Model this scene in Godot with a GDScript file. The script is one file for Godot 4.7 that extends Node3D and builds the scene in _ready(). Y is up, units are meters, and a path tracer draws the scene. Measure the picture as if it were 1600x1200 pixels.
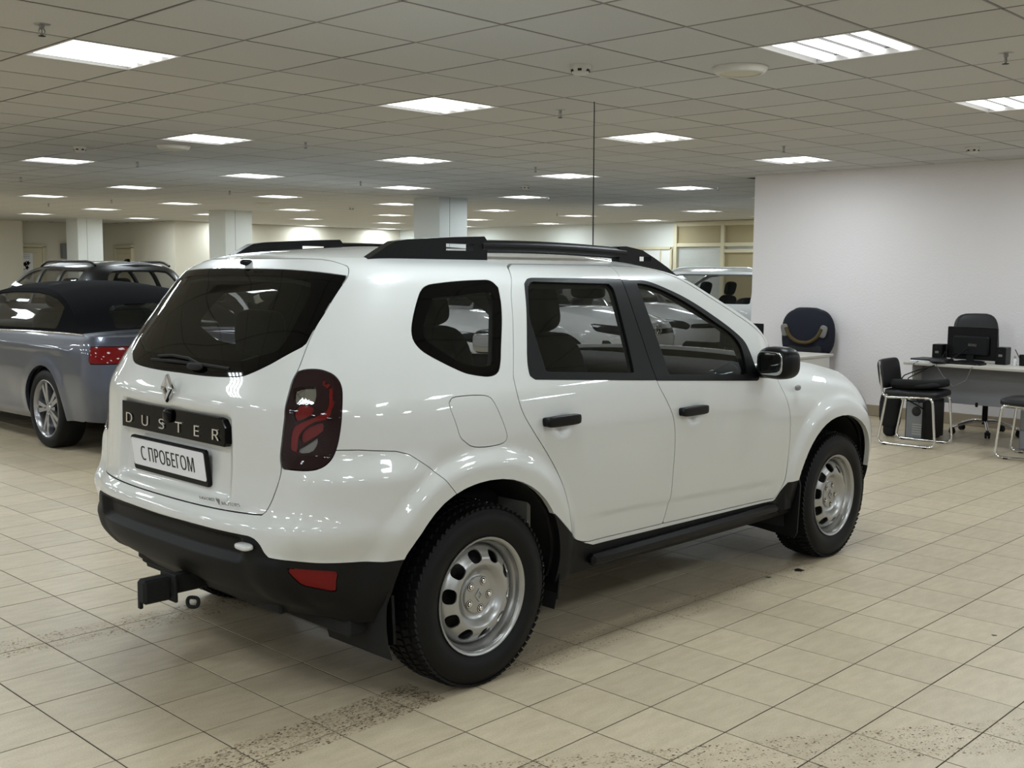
extends Node3D
# World: x runs along the white estate car (rear axle at x = 0, nose towards +x), z to its right, y up, metres. Floor at y = 0.

class Geo:
	var p := PackedVector3Array()
	var n := PackedVector3Array()
	var uv := PackedVector2Array()
	var idx := PackedInt32Array()
	func v(a: Vector3, b: Vector3, t := Vector2.ZERO) -> int:
		p.append(a); n.append(b); uv.append(t)
		return p.size() - 1
	func tri(a: int, b: int, c: int) -> void:
		idx.append(a); idx.append(b); idx.append(c)
	func quad(a: int, b: int, c: int, d: int) -> void:
		tri(a, b, c); tri(a, c, d)
	func flat(a: Vector3, b: Vector3, c: Vector3, out: Vector3) -> void:
		var m := (b - a).cross(c - a).normalized()
		if m.dot(out) < 0.0: m = -m
		tri(v(a, m), v(b, m), v(c, m))
	func flat4(a: Vector3, b: Vector3, c: Vector3, d: Vector3, out: Vector3) -> void:
		var m := (c - a).cross(d - b).normalized()
		if m.dot(out) < 0.0: m = -m
		quad(v(a, m, Vector2(0, 1)), v(b, m, Vector2(1, 1)), v(c, m, Vector2(1, 0)), v(d, m, Vector2(0, 0)))
	func add(g: Geo, t := Transform3D()) -> void:
		var o := p.size()
		for i in g.p.size():
			v(t * g.p[i], (t.basis * g.n[i]).normalized(), g.uv[i])
		for i in g.idx: idx.append(i + o)
	# box with chamfered edges, b = chamfer
	func box(c: Vector3, s: Vector3, b := 0.004, t := Transform3D()) -> Geo:
		var h := s / 2.0
		b = min(b, min(h.x, min(h.y, h.z)) * 0.9)
		for ax in 3:
			var u := (ax + 1) % 3
			var w := (ax + 2) % 3
			for sg in [-1.0, 1.0]:
				var q := []
				for k in [[-1, -1], [1, -1], [1, 1], [-1, 1]]:
					var r := Vector3.ZERO
					r[ax] = h[ax] * sg; r[u] = (h[u] - b) * k[0]; r[w] = (h[w] - b) * k[1]
					q.append(t * (c + r))
				var o := Vector3.ZERO
				o[ax] = sg
				flat4(q[0], q[1], q[2], q[3], t.basis * o)
				if b > 0.0:
					for sg2 in [-1.0, 1.0]:
						var e := []
						for k in [-1.0, 1.0]:
							var r1 := Vector3.ZERO
							r1[ax] = h[ax] * sg; r1[u] = (h[u] - b) * sg2; r1[w] = (h[w] - b) * k
							var r2 := Vector3.ZERO
							r2[ax] = (h[ax] - b) * sg; r2[u] = h[u] * sg2; r2[w] = (h[w] - b) * k
							e.append([t * (c + r1), t * (c + r2)])
						var o2 := Vector3.ZERO
						o2[ax] = sg; o2[u] = sg2
						flat4(e[0][0], e[1][0], e[1][1], e[0][1], t.basis * o2)
		if b > 0.0:
			for i in [-1.0, 1.0]:
				for j in [-1.0, 1.0]:
					for k in [-1.0, 1.0]:
						var d := Vector3(i, j, k)
						flat(t * (c + Vector3(h.x, h.y - b, h.z - b) * d), t * (c + Vector3(h.x - b, h.y, h.z - b) * d), t * (c + Vector3(h.x - b, h.y - b, h.z) * d), t.basis * d)
		return self
	# profile: Vector2(radius, height) turned round the local y axis
	func lathe(prof: Array, segs: int, t := Transform3D(), smooth := true) -> Geo:
		var m := prof.size()
		for i in m - 1:
			var a: Vector2 = prof[i]
			var b: Vector2 = prof[i + 1]
			if a.distance_to(b) < 1e-6: continue
			var na := Vector2(b.y - a.y, a.x - b.x).normalized()
			var n0 := na
			var n1 := na
			if smooth:
				if i > 0:
					var e: Vector2 = a - prof[i - 1]
					var q := Vector2(e.y, -e.x).normalized()
					if q.dot(na) > 0.6: n0 = (q + na).normalized()
				if i < m - 2:
					var e2: Vector2 = prof[i + 2] - b
					var q2 := Vector2(e2.y, -e2.x).normalized()
					if q2.dot(na) > 0.6: n1 = (q2 + na).normalized()
			var o := p.size()
			for s in segs + 1:
				var f := TAU * s / segs
				var d := Vector3(cos(f), 0, sin(f))
				v(t * (d * a.x + Vector3(0, a.y, 0)), (t.basis * (d * n0.x + Vector3(0, n0.y, 0))).normalized())
				v(t * (d * b.x + Vector3(0, b.y, 0)), (t.basis * (d * n1.x + Vector3(0, n1.y, 0))).normalized())
			for s in segs:
				quad(o + 2 * s, o + 2 * s + 2, o + 2 * s + 3, o + 2 * s + 1)
		return self
	# a round bar along a path; corners are rounded by r0
	func tube(path: Array, r: float, sides := 10, r0 := 0.0, closed := false) -> Geo:
		var q: Array = []
		if r0 > 0.0:
			for i in path.size():
				if (i == 0 or i == path.size() - 1) and not closed:
					q.append(path[i]); continue
				var a: Vector3 = path[(i - 1 + path.size()) % path.size()]
				var b: Vector3 = path[i]
				var c: Vector3 = path[(i + 1) % path.size()]
				var l: float = min(r0, min(a.distance_to(b), b.distance_to(c)) * 0.49)
				var s := b + (a - b).normalized() * l
				var e := b + (c - b).normalized() * l
				for k in 7:
					var f := k / 6.0
					q.append(s.lerp(b, f).lerp(b.lerp(e, f), f))
		else:
			q = path.duplicate()
		if closed: q.append(q[0])
		var up := Vector3(0.123, 0.97, 0.21).normalized()
		var o := p.size()
		var m := q.size()
		for i in m:
			var d: Vector3 = (q[min(i + 1, m - 1)] - q[max(i - 1, 0)]).normalized()
			if closed and (i == 0 or i == m - 1): d = (q[1] - q[m - 2]).normalized()
			var x := (up - d * up.dot(d)).normalized()
			up = x
			var y := d.cross(x)
			for k in sides + 1:
				var f := TAU * k / sides
				var e := x * cos(f) + y * sin(f)
				v(q[i] + e * r, e, Vector2(f, i))
		for i in m - 1:
			for k in sides:
				var a := o + i * (sides + 1) + k
				quad(a, a + 1, a + sides + 2, a + sides + 1)
		if not closed:
			for en in [0, m - 1]:
				var d: Vector3 = (q[0] - q[1]) if en == 0 else (q[m - 1] - q[m - 2])
				var c := v(q[en], d.normalized())
				var s: int = o + en * (sides + 1)
				for k in sides: tri(c, v(p[s + k], d.normalized()), v(p[s + k + 1], d.normalized()))
		return self
	# flat outline (x, y) given thickness along z from z0 to z1, mapped by t; the rims are bevelled by b
	func slab(poly: PackedVector2Array, z0: float, z1: float, t := Transform3D(), b := 0.0) -> Geo:
		var ix := Geometry2D.triangulate_polygon(poly)
		var inner := poly
		if b > 0.0:
			var cen := Vector2.ZERO
			for q in poly: cen += q / poly.size()
			inner = PackedVector2Array()
			for q in poly: inner.append(q + (cen - q).normalized() * b)
		for s in [0, 1]:
			var z: float = z0 if s == 0 else z1
			var use: PackedVector2Array = poly if s == 0 else inner
			var o := p.size()
			for q in use: v(t * Vector3(q.x, q.y, z), (t.basis * Vector3(0, 0, signf(z - (z0 + z1) / 2.0))).normalized(), q)
			for i in range(0, ix.size(), 3): tri(o + ix[i], o + ix[i + 1], o + ix[i + 2])
		var cw := Geometry2D.is_polygon_clockwise(poly)
		var zb := z1 - b * signf(z1 - z0)
		for i in poly.size():
			var j := (i + 1) % poly.size()
			var d := (poly[j] - poly[i]).normalized()
			var out := Vector3(d.y, -d.x, 0) * (1.0 if not cw else -1.0)
			flat4(t * Vector3(poly[i].x, poly[i].y, z0), t * Vector3(poly[j].x, poly[j].y, z0), t * Vector3(poly[j].x, poly[j].y, zb), t * Vector3(poly[i].x, poly[i].y, zb), t.basis * out)
			if b > 0.0:
				flat4(t * Vector3(poly[i].x, poly[i].y, zb), t * Vector3(poly[j].x, poly[j].y, zb), t * Vector3(inner[j].x, inner[j].y, z1), t * Vector3(inner[i].x, inner[i].y, z1), t.basis * (out + Vector3(0, 0, signf(z1 - z0))))
		return self
	# closed soft lump: a superellipsoid of half sizes h, exponent e
	func cushion(c: Vector3, h: Vector3, e := 0.45, t := Transform3D(), nu := 28, nv := 14, lump := 0.0) -> Geo:
		var o := p.size()
		for j in nv + 1:
			var b := -PI / 2 + PI * j / nv
			for i in nu + 1:
				var a := TAU * i / nu
				var f := func(x: float, k: float) -> float: return signf(x) * pow(absf(x), k)
				var q := Vector3(f.call(cos(b), e) * f.call(cos(a), e), f.call(sin(b), e), f.call(cos(b), e) * f.call(sin(a), e))
				var m := Vector3(f.call(cos(b), 2 - e) * f.call(cos(a), 2 - e) / h.x, f.call(sin(b), 2 - e) / h.y, f.call(cos(b), 2 - e) * f.call(sin(a), 2 - e) / h.z)
				var w := 1.0 + lump * (sin(a * 3.0 + b * 2.0) * 0.6 + sin(a * 7.0 - b * 5.0 + 1.3) * 0.4)
				v(t * (c + q * h * w), (t.basis * m).normalized(), Vector2(i / float(nu), j / float(nv)))
		for j in nv:
			for i in nu:
				var k := o + j * (nu + 1) + i
				quad(k, k + 1, k + nu + 2, k + nu + 1)
		return self

var M := {}
var used := {}

func mat(name: String, c: Color, rough := 0.6, metal := 0.0, spec := 0.5) -> StandardMaterial3D:
	var m := StandardMaterial3D.new()
	m.resource_name = name
	m.albedo_color = c
	m.roughness = rough
	m.metallic = metal
	m.metallic_specular = spec
	M[name] = m
	return m

func mesh_of(g: Geo, m: Material) -> ArrayMesh:
	var remap := PackedInt32Array()
	remap.resize(g.p.size()); remap.fill(-1)
	var P := PackedVector3Array()
	var N := PackedVector3Array()
	var T := PackedVector2Array()
	var I := PackedInt32Array()
	for k in range(0, g.idx.size(), 3):
		var t := [g.idx[k], g.idx[k + 1], g.idx[k + 2]]
		var cr := (g.p[t[1]] - g.p[t[0]]).cross(g.p[t[2]] - g.p[t[0]])
		if cr.length_squared() < 1e-16: continue
		if cr.dot(g.n[t[0]] + g.n[t[1]] + g.n[t[2]]) > 0.0: t = [t[0], t[2], t[1]]
		for i in t:
			if remap[i] < 0:
				remap[i] = P.size()
				P.append(g.p[i]); N.append(g.n[i]); T.append(g.uv[i])
			I.append(remap[i])
	var a := []
	a.resize(Mesh.ARRAY_MAX)
	a[Mesh.ARRAY_VERTEX] = P; a[Mesh.ARRAY_NORMAL] = N; a[Mesh.ARRAY_TEX_UV] = T; a[Mesh.ARRAY_INDEX] = I
	var am := ArrayMesh.new()
	if I.size() > 0:
		am.add_surface_from_arrays(Mesh.PRIMITIVE_TRIANGLES, a)
		am.surface_set_material(0, m)
	return am

func put(called: String, mesh: Mesh, parent: Node = self) -> MeshInstance3D:
	var o := MeshInstance3D.new()
	o.mesh = mesh
	o.name = called if parent != self else numbered(called)
	parent.add_child(o, true)
	return o

func obj(called: String, g: Geo, m: Material, parent: Node = self) -> MeshInstance3D:
	return put(called, mesh_of(g, m), parent)

func numbered(called: String) -> String:
	var k: int = used.get(called, 0)
	used[called] = k + 1
	return called if k == 0 else "%s_%03d" % [called, k]

func tag(o: Node, label: String, category: String, group := "", kind := "") -> Node:
	o.set_meta("label", label); o.set_meta("category", category)
	if group: o.set_meta("group", group)
	if kind: o.set_meta("kind", kind)
	return o

func thing(called: String, label: String, category: String, at := Vector3.ZERO, turn := 0.0, group := "") -> Node3D:
	var o := Node3D.new()
	o.name = numbered(called)
	add_child(o)
	o.position = at; o.rotation.y = turn
	tag(o, label, category, group)
	return o

func structure(called: String, g: Geo, m: Material, label := "", category := "") -> MeshInstance3D:
	var o := obj(called, g, m)
	o.set_meta("kind", "structure")
	if label: o.set_meta("label", label)
	if category: o.set_meta("category", category)
	return o

func spline(k: Array) -> Callable:                     # monotone cubic through [x, y] pairs
	var n := k.size()
	var m := PackedFloat64Array()
	var d := PackedFloat64Array()
	for i in n - 1: d.append((k[i + 1][1] - k[i][1]) / (k[i + 1][0] - k[i][0]))
	m.append(d[0])
	for i in range(1, n - 1):
		if d[i - 1] * d[i] > 0.0:
			var h0: float = k[i][0] - k[i - 1][0]
			var h1: float = k[i + 1][0] - k[i][0]
			m.append((2 * h1 + h0 + h1 + 2 * h0) / ((2 * h1 + h0) / d[i - 1] + (h1 + 2 * h0) / d[i]))
		else: m.append(0.0)
	m.append(d[n - 2])
	return func(x: float) -> float:
		x = clampf(x, k[0][0], k[n - 1][0])
		var i := 0
		while i < n - 2 and x > k[i + 1][0]: i += 1
		var h: float = k[i + 1][0] - k[i][0]
		var t: float = (x - k[i][0]) / h
		return k[i][1] * (1 + 2 * t) * (1 - t) * (1 - t) + m[i] * h * t * (1 - t) * (1 - t) + k[i + 1][1] * t * t * (3 - 2 * t) + m[i + 1] * h * t * t * (t - 1)

# ---------- car skins: a stack of plan outlines, cut into panels along outlines ----------
# c: wk [y, half width], rk [y, rear x], n (rear corner squareness), xp, xf, nf (front), belt [x, y], roof [x, y], low [x, y]
func skin(c: Dictionary, step: float, disp: Variant = null) -> Geo:
	var W: Callable = spline(c.wk)
	var R: Callable = spline(c.rk)
	var belt: Callable = spline(c.belt)
	var roof: Callable = spline(c.roof)
	var low: Callable = spline(c.low)
	var n: float = c.n
	var cols := []                                       # [kind, value, U]
	var A0: float = -R.call(0.8)
	var W0: float = W.call(0.8)
	var acc := 0.0
	var last := Vector2(-A0, 0)
	var keep := -1.0
	for i in 401:                                        # rear quarter, by arc length
		var f := PI / 2 * i / 400.0
		var q := Vector2(-A0 * pow(maxf(cos(f), 0.0), 2 / n), W0 * pow(sin(f), 2 / n))
		acc += q.distance_to(last)
		last = q
		if acc - keep >= step or i == 0:
			cols.append([0, f, acc]); keep = acc
	var Lq := acc
	c.Lq = Lq
	if Lq - keep < step * 0.5: cols.pop_back()
	var ns := int(ceil(c.xp / step))
	for i in ns: cols.append([1, c.xp * i / ns, Lq + c.xp * i / ns])
	var L0: float = Lq + c.xp
	var front: float = c.xf - c.xp
	acc = 0.0; last = Vector2(0, W0); keep = -1.0
	for i in 401:
		var f := PI / 2 * i / 400.0
		var q := Vector2(front * pow(sin(f), 2 / c.nf), W0 * pow(maxf(cos(f), 0.0), 2 / c.nf))
		acc += q.distance_to(last)
		last = q
		if acc - keep >= step * 1.5 or i == 0 or i == 400:
			cols.append([2, f, L0 + acc]); keep = acc
	c.Umax = L0 + acc
	var FX: Callable = spline(c.fk)
	var nl := int(ceil((c.belt_y - c.low_y) / step))
	var nu := int(ceil(c.upper / step))
	c.rows = nl + nu + 1
	c.cols = cols
	c.nl = nl
	var g := Geo.new()
	for col in cols:
		var xa: float = col[1] if col[0] == 1 else (-0.5 if col[0] == 0 else c.xp + front * pow(sin(col[1]), 2 / c.nf))
		var y0: float = low.call(xa)
		var y1: float = belt.call(xa)
		var y2: float = maxf(roof.call(xa), y1)
		if col[0] == 0 and not c.hatch or xa >= c.roof[c.roof.size() - 1][0] - 0.001: y2 = y1
		for r in c.rows:
			var y: float = y0 + (y1 - y0) * r / nl if r <= nl else y1 + (y2 - y1) * (r - nl) / nu
			var w: float = W.call(y)
			if xa > c.fender0:
				var s := smoothstep(c.fender0, c.fender1, xa)
				var k := clampf((y - (y1 - 0.32)) / 0.32, 0, 1)
				w = lerpf(w, W.call(minf(y, 0.78)) * (1 - 0.20 * k * k * k), s)
			var q := Vector3.ZERO
			if col[0] == 0:
				var a: float = -R.call(y)
				q = Vector3(-a * pow(maxf(cos(col[1]), 0.0), 2 / n), y, w * pow(sin(col[1]), 2 / n))
			elif col[0] == 1:
				q = Vector3(col[1], y, w)
			else:
				q = Vector3(c.xp + (FX.call(y) - c.xp) * pow(sin(col[1]), 2 / c.nf), y, w * pow(maxf(cos(col[1]), 0.0), 2 / c.nf))
			g.v(q, Vector3.ZERO, Vector2(col[2], y))
	grid_normals(g, cols.size(), c.rows, Vector3(1.2, 0.6, 0))
	if disp != null:
		for i in g.p.size():
			var d: float = disp.call(g.uv[i].x, g.p[i])
			if d != 0.0: g.p[i] += g.n[i] * d
		grid_normals(g, cols.size(), c.rows, Vector3(1.2, 0.6, 0))
	for i in cols.size() - 1:
		for r in c.rows - 1:
			var a: int = i * c.rows + r
			g.quad(a, a + c.rows, a + c.rows + 1, a + 1)
	return g

func grid_normals(g: Geo, nc: int, nr: int, inside: Vector3, centre := true) -> void:
	for i in nc:
		for r in nr:
			var k := i * nr + r
			var du := g.p[mini(i + 1, nc - 1) * nr + r] - g.p[maxi(i - 1, 0) * nr + r]
			var dv := g.p[i * nr + mini(r + 1, nr - 1)] - g.p[i * nr + maxi(r - 1, 0)]
			if dv.length_squared() < 1e-10:
				dv = Vector3(0, 0.01, -0.004)
				if r > 0 and g.n[k - 1] != Vector3.ZERO and g.p[k].distance_squared_to(g.p[k - 1]) < 1e-10:
					g.n[k] = g.n[k - 1]; continue
			if i == 0 and centre: du.x = 0.0
			var m := du.cross(dv).normalized()
			if m.dot(g.p[k] - inside) < 0.0: m = -m
			if i == 0 and centre: m = Vector3(m.x, m.y, 0).normalized()
			g.n[k] = m

# splits g along a closed outline: [inside shrunk by gap, outside grown by gap]. side: outline in (x, y), else in (U, y)
func cut(g: Geo, poly: PackedVector2Array, side: bool, gap := 0.0, reach := 0.05) -> Array:
	var lo := poly[0]
	var hi := poly[0]
	for q in poly:
		lo = Vector2(minf(lo.x, q.x), minf(lo.y, q.y)); hi = Vector2(maxf(hi.x, q.x), maxf(hi.y, q.y))
	lo -= Vector2(reach, reach); hi += Vector2(reach, reach)
	var np := poly.size()
	var sd := PackedFloat32Array()
	sd.resize(g.p.size()); sd.fill(1e9)
	var done := PackedByteArray()
	done.resize(g.p.size())
	var ins := Geo.new()
	var out := Geo.new()
	for i in g.idx:
		if done[i]: continue
		done[i] = 1
		var q := Vector2(g.p[i].x, g.p[i].y) if side else g.uv[i]
		if q.x < lo.x or q.y < lo.y or q.x > hi.x or q.y > hi.y: continue
		var best := 1e9
		var inside := false
		var a := poly[np - 1]
		for b in poly:
			var ab := b - a
			var t := clampf((q - a).dot(ab) / maxf(ab.length_squared(), 1e-12), 0, 1)
			best = minf(best, (q - a - ab * t).length_squared())
			if (a.y > q.y) != (b.y > q.y) and q.x < (b.x - a.x) * (q.y - a.y) / (b.y - a.y) + a.x: inside = not inside
			a = b
		sd[i] = -sqrt(best) if inside else sqrt(best)
	if gap > 0.0:
		var first := split(g, sd, -gap)
		ins = first[0]
		var second := split(g, sd, gap)
		return [ins, second[1]]
	return split(g, sd, 0.0)

func split(g: Geo, sd: PackedFloat32Array, level: float) -> Array:
	var vp := g.p.duplicate()
	var vn := g.n.duplicate()
	var vu := g.uv.duplicate()
	var made := {}
	var I := PackedInt32Array()
	var O := PackedInt32Array()
	var ix := g.idx
	for k in range(0, ix.size(), 3):
		var a := ix[k]
		var b := ix[k + 1]
		var c := ix[k + 2]
		var sa := sd[a] - level
		var sb := sd[b] - level
		var sc := sd[c] - level
		if sa > 0 and sb > 0 and sc > 0:
			O.append(a); O.append(b); O.append(c); continue
		if sa <= 0 and sb <= 0 and sc <= 0:
			I.append(a); I.append(b); I.append(c); continue
		var t := [a, b, c]
		var s := [sa, sb, sc]
		var pin := []
		var pout := []
		for e in 3:
			var f := (e + 1) % 3
			if s[e] <= 0: pin.append(t[e])
			else: pout.append(t[e])
			if (s[e] <= 0) != (s[f] <= 0):
				var lo: int = mini(t[e], t[f])
				var hi: int = maxi(t[e], t[f])
				var key := lo * 4194304 + hi
				var m: int = made.get(key, -1)
				if m < 0:
					var w: float = s[e] / (s[e] - s[f])
					if absf(s[e]) > 1e8 or absf(s[f]) > 1e8: w = 0.5
					m = vp.size()
					vp.append(g.p[t[e]].lerp(g.p[t[f]], w))
					vn.append(g.n[t[e]].lerp(g.n[t[f]], w).normalized())
					vu.append(g.uv[t[e]].lerp(g.uv[t[f]], w))
					made[key] = m
				pin.append(m); pout.append(m)
		for i in range(1, pin.size() - 1):
			I.append(pin[0]); I.append(pin[i]); I.append(pin[i + 1])
		for i in range(1, pout.size() - 1):
			O.append(pout[0]); O.append(pout[i]); O.append(pout[i + 1])
	var gi := Geo.new()
	gi.p = vp; gi.n = vn; gi.uv = vu; gi.idx = I
	var go := Geo.new()
	go.p = vp.duplicate(); go.n = vn.duplicate(); go.uv = vu.duplicate(); go.idx = O
	return [gi, go]

# folds the open edges of a panel inwards
func hem(g: Geo, depth: float) -> Geo:
	var cnt := {}
	for k in range(0, g.idx.size(), 3):
		for e in 3:
			var a := g.idx[k + e]
			var b := g.idx[k + (e + 1) % 3]
			var key := mini(a, b) * 4194304 + maxi(a, b)
			cnt[key] = cnt.get(key, 0) + 1
	for key in cnt:
		if cnt[key] != 1: continue
		var a: int = key / 4194304
		var b: int = key % 4194304
		if absf(g.p[a].z) < 1e-4 and absf(g.p[b].z) < 1e-4: continue
		var q := g.p[b] - g.n[b] * depth
		var r := g.p[a] - g.n[a] * depth
		var m := (g.p[b] - g.p[a]).cross(g.n[a]).normalized()
		if m == Vector3.ZERO: continue
		g.quad(g.v(g.p[a], m), g.v(g.p[b], m), g.v(q, m), g.v(r, m))
	return g

func moved(g: Geo, d: float) -> Geo:                    # the same surface pushed along its normals
	var o := Geo.new()
	o.n = g.n.duplicate(); o.uv = g.uv.duplicate(); o.idx = g.idx.duplicate()
	o.p = g.p.duplicate()
	for i in o.p.size(): o.p[i] += o.n[i] * d
	return o

func mirrored(g: Geo, both := false) -> Geo:
	var o := Geo.new()
	if both: o.add(g)
	var s := o.p.size()
	for i in g.p.size(): o.v(g.p[i] * Vector3(1, 1, -1), g.n[i] * Vector3(1, 1, -1), g.uv[i])
	for i in g.idx: o.idx.append(i + s)
	return o

func curve(a: Array, smooth := true, each := 4) -> PackedVector2Array:     # closed outline from x, y, x, y ...; sharp corners stay sharp
	var q := PackedVector2Array()
	for i in range(0, a.size(), 2): q.append(Vector2(a[i], a[i + 1]))
	if not smooth: return q
	var o := PackedVector2Array()
	var m := q.size()
	var sharp := []
	for i in m:
		var e0 := q[i] - q[(i - 1 + m) % m]
		var e1 := q[(i + 1) % m] - q[i]
		sharp.append(absf(e0.angle_to(e1)) > 0.75 or maxf(e0.length(), e1.length()) > 4.0 * minf(e0.length(), e1.length()))
	for i in m:
		var p0 := q[(i - 1 + m) % m]
		var p1 := q[i]
		var p2 := q[(i + 1) % m]
		var p3 := q[(i + 2) % m]
		if sharp[i]: p0 = p1 * 2 - p2
		if sharp[(i + 1) % m]: p3 = p2 * 2 - p1
		var t0 := sqrt(p0.distance_to(p1))
		var t1 := sqrt(p1.distance_to(p2))
		for k in each: o.append(p1.cubic_interpolate_in_time(p2, p0, p3, k / float(each), t1, -t0, t1 + sqrt(p2.distance_to(p3))))
	return o

# the surface that spans from the top edge of the right side to the top edge of the left: roof, windscreen, bonnet
func span(g: Geo, c: Dictionary, x0: float, x1: float, crown: Callable, bow: Callable, across := 16) -> Geo:
	var o := Geo.new()
	var nc := 0
	for i in c.cols.size():
		var e: Vector3 = g.p[(i + 1) * c.rows - 1]
		if e.x < x0 - 1e-4 or e.x > x1 + 1e-4: continue
		nc += 1
		for s in across * 2 + 1:
			var t := s / float(across) - 1.0
			var u := 1.0 - t * t
			o.v(Vector3(e.x + bow.call(e.x) * u, e.y + crown.call(e.x) * (1.0 - pow(absf(t), 2.4)), e.z * t), Vector3.ZERO, Vector2(e.x, e.z * t))
	grid_normals(o, nc, across * 2 + 1, Vector3(1.2, 0.2, 0), false)
	for i in nc - 1:
		for s in across * 2:
			var a := i * (across * 2 + 1) + s
			o.quad(a, a + across * 2 + 1, a + across * 2 + 2, a + 1)
	return o

# ---------- the white estate ----------
const RR := [0.45, 1.562, 0.377, 1.541, 0.314, 1.455, 0.271, 1.337, 0.192, 1.134, 0.191, 1.08, 0.206, 1.01, 0.258, 0.929, 0.317, 0.857, 0.392, 0.757, 0.432, 0.683, 0.457, 0.61, 0.471, 0.547, 0.493, 0.491, 0.523, 0.463, 0.566, 0.444, 0.622, 0.432]
const BB := [1.134, 0.423, 1.143, 0.429, 1.165, 0.522, 1.17, 0.677, 1.175, 0.828, 1.16, 0.901, 1.121, 0.972, 1.063, 1.068, 1.038, 1.308, 1.032, 1.498, 1.041, 1.525, 1.079, 1.562]
const FD := [1.09, 1.562, 1.3, 1.552, 1.42, 1.522, 1.54, 1.472, 1.66, 1.415, 1.82, 1.338, 1.98, 1.256, 2.08, 1.19, 2.115, 1.09, 2.109, 1.027, 2.101, 0.993, 2.128, 0.928, 2.161, 0.833, 2.168, 0.722, 2.164, 0.592, 2.152, 0.489, 2.122, 0.436, 2.082, 0.402]

func estate_config() -> Dictionary:
	return {
		"wk": [[0.2, 0.80], [0.35, 0.845], [0.42, 0.862], [0.5, 0.872], [0.6, 0.882], [0.75, 0.888], [0.9, 0.886], [1.0, 0.876], [1.08, 0.86], [1.13, 0.842], [1.3, 0.775], [1.45, 0.71], [1.5, 0.683], [1.53, 0.65], [1.55, 0.61], [1.565, 0.56], [1.577, 0.50]],
		"rk": [[0.2, -0.55], [0.36, -0.66], [0.42, -0.745], [0.5, -0.805], [0.6, -0.82], [0.66, -0.815], [0.7, -0.79], [0.74, -0.775], [0.8, -0.768], [0.85, -0.764], [1.05, -0.76], [1.14, -0.72], [1.3, -0.62], [1.45, -0.51], [1.53, -0.445], [1.577, -0.385]],
		"fk": [[0.2, 3.36], [0.4, 3.46], [0.6, 3.49], [0.8, 3.47], [1.0, 3.40], [1.1, 3.3]],
		"belt": [[-1, 1.0], [1.6, 1.0], [1.9, 1.03], [2.25, 1.09], [2.6, 1.055], [2.9, 1.0], [3.2, 0.945], [3.5, 0.90]],
		"roof": [[-0.5, 1.577], [1.1, 1.577], [1.25, 1.566], [1.4, 1.538], [1.528, 1.494], [1.663, 1.431], [1.817, 1.36], [1.98, 1.278], [2.203, 1.13], [2.25, 1.09]],
		"low": [[-1, 0.35], [-0.35, 0.33], [0.5, 0.305], [2.1, 0.29], [2.4, 0.30], [3.5, 0.27]],
		"n": 3.6, "xp": 2.9, "xf": 3.48, "nf": 2.3, "belt_y": 1.0, "low_y": 0.3, "upper": 0.577, "hatch": true, "fender0": 1.9, "fender1": 2.35,
	}

func estate_relief(U: float, q: Vector3) -> float:
	var d := 0.0
	var y := q.y
	for xc in [0.0, 2.673]:
		var e := Vector2(q.x - xc, y - 0.345)
		var r := pow(pow(absf(e.x), 2.2) + pow(absf(e.y), 2.2), 1 / 2.2)
		if r < 0.6 and y > 0.3: d += 0.024 * (1.0 - smoothstep(0.478, 0.556, r))
	if q.x > 0.45 and q.x < 2.12 and y < 0.6:
		var yl := 0.552 - 0.036 * (q.x - 0.6)
		d -= 0.008 * (1.0 - smoothstep(yl - 0.016, yl, y)) * smoothstep(0.36, 0.40, y) * smoothstep(0.5, 0.75, q.x) * (1.0 - smoothstep(1.98, 2.1, q.x))
	for h in [Vector2(0.43, 0.93), Vector2(1.325, 0.893)]:
		var e2 := Vector2((q.x - h.x) / 0.062, (y - h.y) / 0.045)
		if e2.length() < 1.0: d -= 0.02 * pow(1.0 - e2.length_squared(), 2)
	if q.x < 0.3:
		d += 0.03 * smoothstep(0.55, 0.66, y) * (1.0 - smoothstep(0.82, 0.93, y)) * smoothstep(0.6, 0.74, U) * (1.0 - smoothstep(1.0, 1.25, U))
		d -= 0.022 * (1.0 - smoothstep(0.37, 0.41, U)) * smoothstep(0.715, 0.75, y) * (1.0 - smoothstep(1.01, 1.035, y))
		d -= 0.03 * smoothstep(0.538, 0.548, y) * (1.0 - smoothstep(0.618, 0.632, y)) * (1.0 - smoothstep(0.48, 0.52, U))
		d += 0.014 * smoothstep(0.5, 0.6, U) * (1.0 - smoothstep(0.66, 0.72, U)) * smoothstep(0.33, 0.42, y) * (1.0 - smoothstep(0.54, 0.58, y))
	return d

func ring(cx: float, cy: float, rx: float, ry: float, k := 36, e := 2.0) -> PackedVector2Array:
	var o := PackedVector2Array()
	for i in k:
		var f := TAU * i / k
		o.append(Vector2(cx + rx * signf(cos(f)) * pow(absf(cos(f)), 2 / e), cy + ry * signf(sin(f)) * pow(absf(sin(f)), 2 / e)))
	return o

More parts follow.
